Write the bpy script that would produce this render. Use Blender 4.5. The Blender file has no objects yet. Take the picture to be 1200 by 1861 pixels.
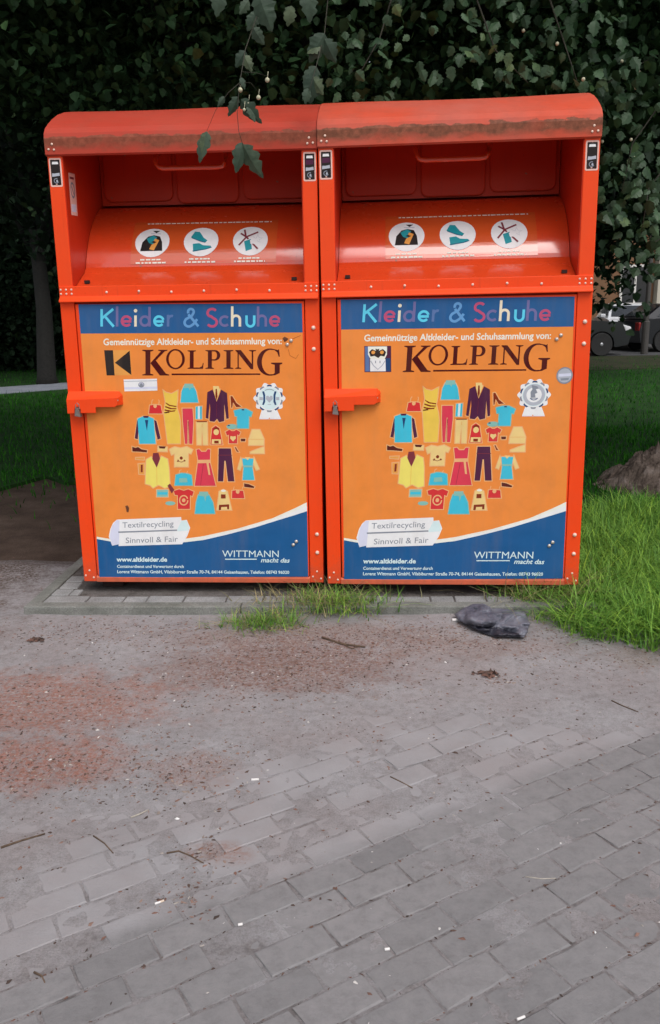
import bpy, bmesh, math, random
import numpy as np
from mathutils import Vector, Matrix, Euler
from mathutils.geometry import tessellate_polygon

# ------------------------------------------------------------------ camera
scene = bpy.context.scene
COL = scene.collection
CAM_H, FOC, PITCH, ROLL = 1.3468, 1520.0, 0.236747, -0.0159976
cam_d = bpy.data.cameras.new("camera"); cam = bpy.data.objects.new("camera", cam_d); COL.objects.link(cam)
cam_d.sensor_fit = 'HORIZONTAL'; cam_d.sensor_width = 36.0; cam_d.lens = FOC / 1200 * 36
cam_d.clip_start = 0.05; cam_d.clip_end = 600
RC = Matrix.Rotation(PITCH, 3, 'X')
_c, _s = math.cos(ROLL), math.sin(ROLL)
CR = RC.transposed() @ Vector((_c, 0, _s)); CU = RC.transposed() @ Vector((-_s, 0, _c)); CF = RC.transposed() @ Vector((0, 1, 0))
m = Matrix((CR, CU, -CF)).transposed().to_4x4(); m.translation = Vector((0, 0, CAM_H)); cam.matrix_world = m
scene.camera = cam
def at(u, v, y):
    """point at depth y (metres north of the camera) seen at u, v of the 1200 x 1861 photograph"""
    d = CR * (u - 600) - CU * (v - 930.5) + CF * FOC
    return Vector((0, 0, CAM_H)) + d * (y / d.y)
def on_ground(u, v, z=0.0):
    d = CR * (u - 600) - CU * (v - 930.5) + CF * FOC
    return Vector((0, 0, CAM_H)) + d * ((z - CAM_H) / d.z)

# ------------------------------------------------------------------ sky, sun, exposure
SUN_EL, SUN_ROT = math.radians(57), math.radians(156)
world = bpy.data.worlds.new("World"); scene.world = world; world.use_nodes = True
wn = world.node_tree.nodes; wl = world.node_tree.links
sky = wn.new('ShaderNodeTexSky'); sky.sky_type = 'NISHITA'; sky.sun_disc = False
sky.sun_elevation = SUN_EL; sky.sun_rotation = SUN_ROT; sky.air_density = 1.0; sky.dust_density = 3.0
hs = wn.new('ShaderNodeHueSaturation'); hs.inputs['Saturation'].default_value = 0.34
wl.new(sky.outputs[0], hs.inputs['Color']); wl.new(hs.outputs[0], wn['Background'].inputs['Color'])
wn['Background'].inputs['Strength'].default_value = 0.13
sd = bpy.data.lights.new("sun", 'SUN'); sun = bpy.data.objects.new("sun", sd); COL.objects.link(sun)
sd.energy = 1.1; sd.angle = math.radians(45); sd.color = (1.0, 0.955, 0.93)
sdir = Vector((math.sin(SUN_ROT) * math.cos(SUN_EL), math.cos(SUN_ROT) * math.cos(SUN_EL), math.sin(SUN_EL)))
sun.rotation_euler = (-sdir).to_track_quat('-Z', 'Y').to_euler(); sun.location = sdir * 30
scene.view_settings.view_transform = 'Standard'; scene.view_settings.look = 'None'
scene.view_settings.exposure = 0.38; scene.view_settings.gamma = 1.0

# ------------------------------------------------------------------ helpers
rng = np.random.default_rng(7); random.seed(7)
def lin(c):
    c = c / 255.0
    return c / 12.92 if c <= 0.04045 else ((c + 0.055) / 1.055) ** 2.4
def rgb(r, g, b, k=1.0): return (lin(r) * k, lin(g) * k, lin(b) * k, 1)
def new_mat(name):
    mt = bpy.data.materials.new(name); mt.use_nodes = True
    return mt, mt.node_tree.nodes, mt.node_tree.links, mt.node_tree.nodes['Principled BSDF']
def ramp(n, l, src, stops):
    r = n.new('ShaderNodeValToRGB'); e = r.color_ramp.elements
    e[0].position, e[0].color = stops[0]; e[1].position, e[1].color = stops[-1]
    for p, c in stops[1:-1]:
        x = e.new(p); x.color = c
    l.new(src, r.inputs[0]); return r.outputs[0]
def noise(n, l, scale, detail=6, rough=0.6, coord=None, dist=0.0):
    t = n.new('ShaderNodeTexNoise'); t.inputs['Scale'].default_value = scale; t.inputs['Detail'].default_value = detail
    t.inputs['Roughness'].default_value = rough; t.inputs['Distortion'].default_value = dist
    if coord is None:
        tc = n.new('ShaderNodeTexCoord'); coord = tc.outputs['Object']
    l.new(coord, t.inputs['Vector']); return t.outputs[0]
def mix(n, l, fac, a, b, mode='MIX'):
    x = n.new('ShaderNodeMix'); x.data_type = 'RGBA'; x.blend_type = mode
    for sock, val in ((x.inputs[0], fac), (x.inputs[6], a), (x.inputs[7], b)):
        if hasattr(val, 'is_linked'): l.new(val, sock)
        else: sock.default_value = val
    return x.outputs[2]
def bump(n, l, b, height, strength, dist=0.002):
    x = n.new('ShaderNodeBump'); x.inputs['Strength'].default_value = strength; x.inputs['Distance'].default_value = dist
    l.new(height, x.inputs['Height']); l.new(x.outputs[0], b.inputs['Normal'])
def mat(name, col, rough=0.5, vary=0.12, scale=18, metal=0.0, spec=0.5, coat=0.0, bmp=0.0, bscale=120):
    mt, n, l, b = new_mat(name)
    dark = tuple(c * (1 - vary * 1.6) for c in col[:3]) + (1,); lite = tuple(min(1, c * (1 + vary)) for c in col[:3]) + (1,)
    l.new(ramp(n, l, noise(n, l, scale), [(0.3, dark), (0.5, col), (0.72, lite)]), b.inputs['Base Color'])
    b.inputs['Roughness'].default_value = rough; b.inputs['Metallic'].default_value = metal
    b.inputs['Specular IOR Level'].default_value = spec; b.inputs['Coat Weight'].default_value = coat; b.inputs['Coat Roughness'].default_value = 0.12
    if bmp: bump(n, l, b, noise(n, l, bscale, 8), bmp)
    return mt
def fast_mesh(name, V, F, tint=None):
    """V: n x 3 floats, F: m x k vertex ids, tint: one number per face"""
    V = np.asarray(V, np.float32); F = np.asarray(F, np.int32); k = F.shape[1]
    me = bpy.data.meshes.new(name)
    me.vertices.add(len(V)); me.vertices.foreach_set('co', V.ravel())
    me.loops.add(F.size); me.loops.foreach_set('vertex_index', F.ravel())
    me.polygons.add(len(F)); me.polygons.foreach_set('loop_start', np.arange(0, F.size, k, dtype=np.int32))
    me.polygons.foreach_set('loop_total', np.full(len(F), k, np.int32))
    me.update(calc_edges=True); me.validate()
    if tint is not None and len(me.polygons) == len(tint):
        a = me.attributes.new('tint', 'FLOAT', 'FACE'); a.data.foreach_set('value', np.asarray(tint, np.float32))
    return me
def link(name, me, mats, parent=None, smooth=False):
    o = bpy.data.objects.new(name, me); COL.objects.link(o)
    for q in (mats if isinstance(mats, (list, tuple)) else [mats]): me.materials.append(q)
    me.polygons.foreach_set('use_smooth', [bool(smooth)] * len(me.polygons))
    if parent is not None: o.parent = parent
    return o
def tag(o, label=None, cat=None, group=None, kind=None):
    if label: o['label'] = label
    if cat: o['category'] = cat
    if group: o['group'] = group
    if kind: o['kind'] = kind
    return o
def empty(name, loc, label, cat, group=None):
    o = bpy.data.objects.new(name, None); COL.objects.link(o); o.location = loc; o.empty_display_size = 0.1
    return tag(o, label, cat, group)
class MB:
    """collects shapes into one mesh"""
    def __init__(s): s.v, s.f, s.mi = [], [], []
    def add(s, vs, fs, mi=0):
        k = len(s.v); s.v += [tuple(p) for p in vs]; s.f += [tuple(i + k for i in f) for f in fs]; s.mi += [mi] * len(fs); return s
    def box(s, x0, x1, y0, y1, z0, z1, mi=0):
        return s.add([(x, y, z) for x in (x0, x1) for y in (y0, y1) for z in (z0, z1)],
                     [(0, 1, 3, 2), (4, 6, 7, 5), (0, 4, 5, 1), (2, 3, 7, 6), (0, 2, 6, 4), (1, 5, 7, 3)], mi)
    def prism(s, poly, a, b, axis='x', mi=0):
        """extrude a 2-D outline along an axis from a to b"""
        f = {'x': lambda p, t: (t, p[0], p[1]), 'y': lambda p, t: (p[0], t, p[1]), 'z': lambda p, t: (p[0], p[1], t)}[axis]
        n = len(poly)
        vs = [f(p, a) for p in poly] + [f(p, b) for p in poly]
        return s.add(vs, [tuple(range(n)), tuple(range(2 * n - 1, n - 1, -1))] + [(i, i + n, (i + 1) % n + n, (i + 1) % n) for i in range(n)], mi)
    def tube(s, path, rad, seg=10, mi=0, cap=True):
        path = [Vector(p) for p in path]; n = len(path); rad = rad if isinstance(rad, (list, tuple)) else [rad] * n
        vs = []; up = Vector((0.31, 0.22, 0.93))
        for i, p in enumerate(path):
            t = (path[min(i + 1, n - 1)] - path[max(i - 1, 0)]).normalized()
            a = t.cross(up)
            if a.length < 1e-4: a = t.cross(Vector((1, 0, 0)))
            a.normalize(); b = t.cross(a).normalized()
            vs += [p + (a * math.cos(q) + b * math.sin(q)) * rad[i] for q in (2 * math.pi * j / seg for j in range(seg))]
        fs = [(i * seg + j, i * seg + (j + 1) % seg, (i + 1) * seg + (j + 1) % seg, (i + 1) * seg + j) for i in range(n - 1) for j in range(seg)]
        if cap: fs += [tuple(range(seg - 1, -1, -1)), tuple(range((n - 1) * seg, n * seg))]
        return s.add(vs, fs, mi)
    def lathe(s, prof, c=(0, 0, 0), axis='z', seg=20, mi=0):
        vs = []
        for r, h in prof:
            for j in range(seg):
                q = 2 * math.pi * j / seg; a, b = r * math.cos(q), r * math.sin(q)
                vs.append({'z': (c[0] + a, c[1] + b, c[2] + h), 'y': (c[0] + a, c[1] + h, c[2] + b), 'x': (c[0] + h, c[1] + a, c[2] + b)}[axis])
        n = len(prof)
        fs = [(i * seg + j, i * seg + (j + 1) % seg, (i + 1) * seg + (j + 1) % seg, (i + 1) * seg + j) for i in range(n - 1) for j in range(seg)]
        fs += [tuple(range(seg)), tuple(range((n - 1) * seg, n * seg))]
        return s.add(vs, fs, mi)
    def rivet(s, x, y, z, r=0.006, h=0.004, mi=0):
        """round head on a surface facing -y"""
        return s.lathe([(r, 0), (r * 0.92, -h * 0.5), (r * 0.55, -h * 0.9), (r * 0.08, -h)], (x, y, z), 'y', 12, mi)
    def rivets(s, name, mt, parent):
        """every round head of this collection as an object of its own"""
        nv = 48; nf = len(s.f) // (len(s.v) // nv)
        for k in range(len(s.v) // nv):
            q = MB(); q.v = s.v[k * nv:(k + 1) * nv]; q.f = [tuple(i - k * nv for i in f) for f in s.f[k * nf:(k + 1) * nf]]; q.mi = [0] * nf; q.build(name, mt, parent, smooth=True)
    def build(s, name, mats, parent=None, bevel=0.0, smooth=False, segs=2):
        me = bpy.data.meshes.new(name); me.from_pydata(s.v, [], s.f)
        o = link(name, me, mats, parent)
        bm = bmesh.new(); bm.from_mesh(me)
        for f, k in zip(bm.faces, s.mi): f.material_index = k; f.smooth = smooth
        bmesh.ops.recalc_face_normals(bm, faces=bm.faces[:]); bm.to_mesh(me); bm.free()
        if bevel:
            md = o.modifiers.new('bevel', 'BEVEL'); md.width = bevel; md.segments = segs; md.limit_method = 'ANGLE'; md.angle_limit = math.radians(40)
            md.harden_normals = False
        return o
# ------------------------------------------------------------------ materials
def paint_mat(name, base, fade, fade_amt, rough):
    """sprayed steel: base colour with faded patches, grime specks, fine scratches"""
    mt, n, l, b = new_mat(name)
    c = mix(n, l, ramp(n, l, noise(n, l, 2.3, 5, 0.55), [(0.38, (0, 0, 0, 1)), (0.68, (fade_amt,) * 3 + (1,))]), base, fade)
    specks = ramp(n, l, noise(n, l, 60, 3, 0.7), [(0.66, (0, 0, 0, 1)), (0.76, (0.55, 0.55, 0.55, 1))])
    c = mix(n, l, specks, c, (base[0] * 0.35, base[1] * 0.5, base[2] * 0.6, 1))
    film = ramp(n, l, noise(n, l, 9, 8, 0.65), [(0.4, (0, 0, 0, 1)), (0.8, (0.35, 0.35, 0.35, 1))])
    c = mix(n, l, film, c, (base[0] * 0.82, base[1] * 0.9 + 0.006, base[2] + 0.008, 1))
    # splashed soil near the foot and thin runs of dirt
    tc = n.new('ShaderNodeTexCoord'); sp = n.new('ShaderNodeSeparateXYZ'); l.new(tc.outputs['Object'], sp.inputs[0])
    sm = n.new('ShaderNodeMath'); sm.operation = 'MULTIPLY_ADD'; l.new(noise(n, l, 26, 6, 0.7), sm.inputs[0]); sm.inputs[1].default_value = .34; l.new(sp.outputs[2], sm.inputs[2])
    sr = n.new('ShaderNodeMapRange'); l.new(sm.outputs[0], sr.inputs[0]); sr.inputs[1].default_value = .30; sr.inputs[2].default_value = .14; sr.inputs[4].default_value = .6
    c = mix(n, l, sr.outputs[0], c, (base[0] * 0.42, 0.10, 0.055, 1))
    mp = n.new('ShaderNodeMapping'); mp.inputs['Scale'].default_value = (1, 1, 0.05); l.new(tc.outputs['Object'], mp.inputs[0])
    c = mix(n, l, ramp(n, l, noise(n, l, 55, 4, 0.6, mp.outputs[0]), [(0.58, (0, 0, 0, 1)), (0.78, (0.32, 0.32, 0.32, 1))]), c, (base[0] * 0.55, base[1] * 0.8, base[2] + 0.012, 1))
    chips = ramp(n, l, noise(n, l, 34, 2, 0.5), [(0.735, (0, 0, 0, 1)), (0.75, (0.8, 0.8, 0.8, 1))]); c = mix(n, l, chips, c, (0.30, 0.12, 0.07, 1))
    l.new(c, b.inputs['Base Color'])
    b.inputs['Specular IOR Level'].default_value = 0.22
    r = n.new('ShaderNodeMapRange'); l.new(noise(n, l, 7, 6), r.inputs[0])
    r.inputs[3].default_value = rough - 0.1; r.inputs[4].default_value = rough + 0.14; l.new(r.outputs[0], b.inputs['Roughness'])
    bump(n, l, b, noise(n, l, 14, 4), 0.06, 0.004)
    return mt
ORANGE = (0.92, 0.064, 0.007, 1)
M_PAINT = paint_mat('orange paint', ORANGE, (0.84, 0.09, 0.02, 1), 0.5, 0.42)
M_DRUM = paint_mat('glossy orange paint', (0.74, 0.062, 0.013, 1), (0.70, 0.075, 0.02, 1), 0.4, 0.24)
M_DRUM.node_tree.nodes['Principled BSDF'].inputs['Coat Weight'].default_value = 1.0
M_DRUM.node_tree.nodes['Principled BSDF'].inputs['Coat Roughness'].default_value = 0.14
M_DRUM.node_tree.nodes['Principled BSDF'].inputs['Coat IOR'].default_value = 1.75
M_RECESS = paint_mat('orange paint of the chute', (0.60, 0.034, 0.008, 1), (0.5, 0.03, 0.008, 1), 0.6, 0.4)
M_RAIL = paint_mat('pinkish orange paint with caught light', (0.78, 0.13, 0.055, 1), (0.7, 0.18, 0.1, 1), 0.6, 0.5)  # pale pink tint paints in the light caught by the slanted rail
def roof_mat(name, fade):
    mt, n, l, b = new_mat(name)
    tc = n.new('ShaderNodeTexCoord'); sp = n.new('ShaderNodeSeparateXYZ'); l.new(tc.outputs['Object'], sp.inputs[0])
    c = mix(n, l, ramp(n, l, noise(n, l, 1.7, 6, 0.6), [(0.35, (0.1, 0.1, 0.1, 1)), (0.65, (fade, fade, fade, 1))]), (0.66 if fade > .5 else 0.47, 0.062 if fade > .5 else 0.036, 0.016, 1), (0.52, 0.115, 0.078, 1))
    c = mix(n, l, ramp(n, l, noise(n, l, 11, 8, 0.7), [(0.45, (0, 0, 0, 1)), (0.75, (0.4, 0.4, 0.4, 1))]), c, (0.33, 0.07, 0.042, 1))
    # lichen and grime that sits on the lip up to a ragged line
    mp = n.new('ShaderNodeMapping'); mp.inputs['Scale'].default_value = (0.55, 1, 1); l.new(tc.outputs['Object'], mp.inputs[0])
    nz = noise(n, l, 24, 4, 0.6, mp.outputs[0])
    a = n.new('ShaderNodeMath'); a.operation = 'MULTIPLY_ADD'; l.new(nz, a.inputs[0]); a.inputs[1].default_value = 0.062; l.new(sp.outputs[2], a.inputs[2])
    band = n.new('ShaderNodeMapRange'); l.new(a.outputs[0], band.inputs[0]); band.inputs[1].default_value = 2.0065; band.inputs[2].default_value = 2.0035
    low = n.new('ShaderNodeMapRange'); l.new(a.outputs[0], low.inputs[0]); low.inputs[1].default_value = 1.945; low.inputs[2].default_value = 1.972
    big = noise(n, l, 2.1, 4, 0.5)
    br = n.new('ShaderNodeMapRange'); l.new(big, br.inputs[0]); br.inputs[1].default_value = 0.30; br.inputs[2].default_value = 0.40
    m1 = n.new('ShaderNodeMath'); m1.operation = 'MULTIPLY'; l.new(band.outputs[0], m1.inputs[0]); l.new(low.outputs[0], m1.inputs[1])
    m2 = n.new('ShaderNodeMath'); m2.operation = 'MULTIPLY'; l.new(m1.outputs[0], m2.inputs[0]); l.new(br.outputs[0], m2.inputs[1])
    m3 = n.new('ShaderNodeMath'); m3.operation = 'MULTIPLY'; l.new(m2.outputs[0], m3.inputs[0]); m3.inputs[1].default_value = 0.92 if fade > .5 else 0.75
    grime = ramp(n, l, noise(n, l, 45, 6, 0.7), [(0.35, (0.11, 0.045, 0.022, 1)), (0.6, (0.24, 0.085, 0.045, 1)), (0.75, (0.42, 0.13, 0.075, 1))])
    l.new(mix(n, l, m3.outputs[0], c, grime), b.inputs['Base Color'])
    b.inputs['Roughness'].default_value = 0.6; b.inputs['Specular IOR Level'].default_value = 0.25
    bump(n, l, b, noise(n, l, 40, 8), 0.12, 0.003)
    return mt
M_ROOF = {'L': roof_mat('roof paint', 0.35), 'R': roof_mat('faded roof paint', 1.0)}  # left roof: shade of the foliage put into its darker base colour
M_GAP = mat('dark gap', (0.02, 0.006, 0.004, 1), 0.8)
M_STEEL = mat('zinc steel', (0.62, 0.56, 0.5, 1), 0.35, 0.15, 80, metal=0.55)
M_RIVET = mat('pale rivet', (0.85, 0.62, 0.5, 1), 0.35, 0.1, 90, metal=0.1)
M_LOCK = mat('padlock steel', (0.28, 0.24, 0.22, 1), 0.4, 0.2, 60, metal=0.6)
M_RUST = mat('bare rust', (0.16, 0.05, 0.02, 1), 0.9, 0.3, 90)
def weather(mt):
    """thin grime, faded areas and waviness of foil that has been outdoors for years"""
    n, l = mt.node_tree.nodes, mt.node_tree.links; b = n['Principled BSDF']; c = b.inputs['Base Color'].links[0].from_socket
    mp = n.new('ShaderNodeMapping'); mp.inputs['Scale'].default_value = (1, 1, 0.16); tc = n.new('ShaderNodeTexCoord'); l.new(tc.outputs['Object'], mp.inputs[0])
    c = mix(n, l, ramp(n, l, noise(n, l, 16, 6, 0.65, mp.outputs[0]), [(0.48, (0, 0, 0, 1)), (0.8, (0.13, 0.13, 0.13, 1))]), c, (0.30, 0.20, 0.13, 1))
    c = mix(n, l, ramp(n, l, noise(n, l, 1.6, 4, 0.5), [(0.42, (0, 0, 0, 1)), (0.75, (0.04, 0.04, 0.04, 1))]), c, (0.75, 0.6, 0.5, 1))
    l.new(c, b.inputs['Base Color']); bump(n, l, b, noise(n, l, 4.5, 3), 0.12, 0.02)
PRINT = {}
def ink(name, r, g, b, rough=0.45):
    PRINT[name] = mat('print ' + name, tuple(min(.86, c) for c in rgb(r, g, b, 1.12)[:3]) + (1,), rough, 0.05, 9, spec=0.15); weather(PRINT[name]); return PRINT[name]
for a in (('orange', 229, 133, 58), ('blue', 30, 86, 138), ('white', 236, 234, 236), ('cream', 247, 196, 128), ('yellow', 240, 190, 78), ('lemon', 245, 212, 102),
          ('teal', 58, 182, 206), ('grey teal', 128, 182, 170), ('purple', 76, 30, 62), ('red', 204, 48, 52), ('pink red', 210, 56, 78), ('brown', 126, 44, 18), ('dark brown', 84, 24, 20),
          ('halo', 246, 172, 118), ('maroon', 74, 10, 12), ('black', 34, 28, 28), ('navy', 28, 66, 110), ('pale blue', 206, 226, 240), ('grey', 130, 136, 146), ('mid grey', 172, 176, 186),
          ('sky letter', 90, 200, 235), ('violet letter', 108, 104, 152), ('rose letter', 182, 76, 112), ('cream letter', 240, 216, 190), ('steel letter', 96, 150, 200), ('slate letter', 84, 112, 162),
          ('rim pink', 232, 184, 172), ('deep teal', 32, 142, 152), ('tan', 222, 152, 72), ('ivory', 250, 232, 214), ('plum', 120, 44, 56), ('shade white', 206, 208, 226)): ink(*a)
def leaf_mat(name, dark, lite, rough=0.45, spec=0.4):
    mt, n, l, b = new_mat(name)
    at_ = n.new('ShaderNodeAttribute'); at_.attribute_name = 'tint'
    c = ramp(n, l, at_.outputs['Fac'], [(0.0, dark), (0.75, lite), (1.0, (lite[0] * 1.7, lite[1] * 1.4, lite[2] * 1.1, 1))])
    c = mix(n, l, ramp(n, l, noise(n, l, 30, 3), [(0.4, (0, 0, 0, 1)), (0.7, (0.5, 0.5, 0.5, 1))]), c, tuple(x * 0.65 for x in dark[:3]) + (1,))
    l.new(c, b.inputs['Base Color']); b.inputs['Roughness'].default_value = rough; b.inputs['Specular IOR Level'].default_value = spec
    tr = n.new('ShaderNodeBsdfTranslucent'); l.new(c, tr.inputs['Color'])
    ms = n.new('ShaderNodeMixShader'); ms.inputs[0].default_value = 0.18
    l.new(b.outputs[0], ms.inputs[1]); l.new(tr.outputs[0], ms.inputs[2]); l.new(ms.outputs[0], n['Material Output'].inputs['Surface'])
    return mt
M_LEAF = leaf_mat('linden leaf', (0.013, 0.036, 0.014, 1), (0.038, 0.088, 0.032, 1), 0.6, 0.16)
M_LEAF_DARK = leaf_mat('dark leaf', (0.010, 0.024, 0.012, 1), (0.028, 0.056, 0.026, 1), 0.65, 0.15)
M_LEAF_NEAR = leaf_mat('grey green leaf', (0.026, 0.060, 0.028, 1), (0.085, 0.155, 0.078, 1), 0.45, 0.3)
M_LEAF_HANG = leaf_mat('hanging leaf', (0.024, 0.048, 0.030, 1), (0.075, 0.118, 0.078, 1), 0.5, 0.3)
M_GRASS = leaf_mat('grass blade', (0.06, 0.18, 0.02, 1), (0.24, 0.46, 0.075, 1), 0.5, 0.25)
M_LAWN = leaf_mat('lawn blade', (0.010, 0.065, 0.006, 1), (0.042, 0.20, 0.018, 1), 0.8, 0.08)
M_STRAW = leaf_mat('dry grass blade', (0.17, 0.16, 0.07, 1), (0.36, 0.33, 0.17, 1), 0.6)
M_BARK = mat('bark', (0.014, 0.013, 0.011, 1), 0.9, 0.35, 22, bmp=0.6, bscale=40)
M_STEM = mat('green brown stem', (0.035, 0.032, 0.02, 1), 0.7, 0.3, 60)
M_TWIG = mat('twig bark', (0.11, 0.07, 0.045, 1), 0.8, 0.3, 60)
M_FRUIT = mat('pale fruit', (0.52, 0.5, 0.34, 1), 0.6, 0.15, 60)
# ------------------------------------------------------------------ printed artwork of the doors
HL = (0.002275028345697773, -0.00011824508380676305, -0.7143153662298111, 1.3444999856931052e-05, -0.0023670442880794965, 2.4990566501714135, 3.40479063464237e-05, -0.00014382254395201518, 1.0)
def sheet(u, v):
    """artwork coordinates -> metres on the door (x across, z up)"""
    w = HL[6] * u + HL[7] * v + HL[8]
    return (HL[0] * u + HL[1] * v + HL[2]) / w, (HL[3] * u + HL[4] * v + HL[5]) / w
def zoom(k, ox, oy): return lambda a, b: (ox + a / k, oy + b / k)
ZC = zoom(4, 230, 690); ZT = zoom(3.871, 330, 150)
LAYER = 0.00022
class Art:
    """flat printed shapes: polygons with holes, strokes and writing, each on its own thin layer of ink"""
    def __init__(s, to3d): s.v, s.f, s.mi, s.mats, s.to3d = [], [], [], [], to3d
    def slot(s, c):
        if c not in s.mats: s.mats.append(c)
        return s.mats.index(c)
    def poly(s, pts, c, layer=1, holes=(), conv=None):
        loops = [[(conv(*p) if conv else p) for p in lp] for lp in [pts, *holes]]
        flat = [p for lp in loops for p in lp]
        tris = tessellate_polygon([[Vector((p[0], p[1], 0)) for p in lp] for lp in loops])
        k = len(s.v); s.v += [s.to3d(p[0], p[1], layer) for p in flat]
        s.f += [tuple(i + k for i in t) for t in tris]; s.mi += [s.slot(c)] * len(tris)
    def disc(s, x, y, rx, ry, c, layer=1, n=28, conv=None, hole=None):
        ring = lambda q: [(x + rx * q * math.cos(2 * math.pi * i / n), y + ry * q * math.sin(2 * math.pi * i / n)) for i in range(n)]
        s.poly(ring(1), c, layer, [ring(hole)] if hole else (), conv)
    def stroke(s, pts, w, c, layer=1, conv=None, close=False):
        P = [Vector((conv(*p) if conv else p)) for p in pts]; n = len(P); L_, R_ = [], []
        for i in range(n):
            a = P[i - 1] if (i or close) else P[i]; b = P[(i + 1) % n] if (i < n - 1 or close) else P[i]
            t = (b - a); t = t.normalized() if t.length else Vector((1, 0)); q = Vector((-t.y, t.x)) * w / 2
            L_.append(P[i] + q); R_.append(P[i] - q)
        k = len(s.v); s.v += [s.to3d(p.x, p.y, layer) for p in L_ + R_]
        e = n if close else n - 1
        s.f += [(i + k, (i + 1) % n + k, n + (i + 1) % n + k, n + i + k) for i in range(e)]; s.mi += [s.slot(c)] * e
    def write(s, text, x0, y0, x1, y1, cap, c, layer=1, bold=0.0, shear=0.0):
        """one line of lettering from (x0, y0) to (x1, y1) on its baseline, cap = capital height, artwork units"""
        cu = bpy.data.curves.new('lettering', 'FONT'); cu.body = text; cu.size = 1; cu.offset = bold; cu.resolution_u = 3; cu.shear = shear
        o = bpy.data.objects.new('lettering', cu); COL.objects.link(o); me = bpy.data.meshes.new_from_object(o)
        co = np.zeros(len(me.vertices) * 3); me.vertices.foreach_get('co', co); co = co.reshape(-1, 3)
        if len(co):
            lo, hi = co[:, 0].min(), co[:, 0].max()
            k = len(s.v)
            for p in co:
                t = (p[0] - lo) / (hi - lo); h = p[1] / 0.73 * cap
                s.v.append(s.to3d(x0 + (x1 - x0) * t, y0 + (y1 - y0) * t - h, layer))
            for f in me.polygons: s.f.append(tuple(i + k for i in f.vertices)); s.mi.append(s.slot(c))
        bpy.data.objects.remove(o); bpy.data.curves.remove(cu); bpy.data.meshes.remove(me)
    def build(s, name, parent):
        me = bpy.data.meshes.new(name); me.from_pydata(s.v, [], s.f)
        o = link(name, me, [PRINT[c] if c in PRINT else c for c in s.mats], parent)
        me.polygons.foreach_set('material_index', s.mi); return o
def grow(pts, d):
    """outline pushed outwards by d"""
    n = len(pts); P = [Vector(p) for p in pts]
    area = sum(P[i].x * P[(i + 1) % n].y - P[(i + 1) % n].x * P[i].y for i in range(n)); sg = 1 if area > 0 else -1
    out = []
    for i in range(n):
        e0 = (P[i] - P[i - 1]).normalized(); e1 = (P[(i + 1) % n] - P[i]).normalized()
        q = Vector((e0.y + e1.y, -e0.x - e1.x)); q = q.normalized() if q.length > 1e-6 else Vector((e0.y, -e0.x))
        k = max(0.5, q.dot(Vector((e0.y, -e0.x)))); out.append(tuple(P[i] + q * (sg * d / k)))
    return out
def arc(cx, cy, rx, ry, a0, a1, n=10): return [(cx + rx * math.cos(math.radians(a0 + (a1 - a0) * i / n)), cy + ry * math.sin(math.radians(a0 + (a1 - a0) * i / n))) for i in range(n + 1)]
DOOR_Y = -0.004
def door3d(u, v, layer): x, z = sheet(u, v); return (x, DOOR_Y - 0.0004 - LAYER * layer, z)

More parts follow.
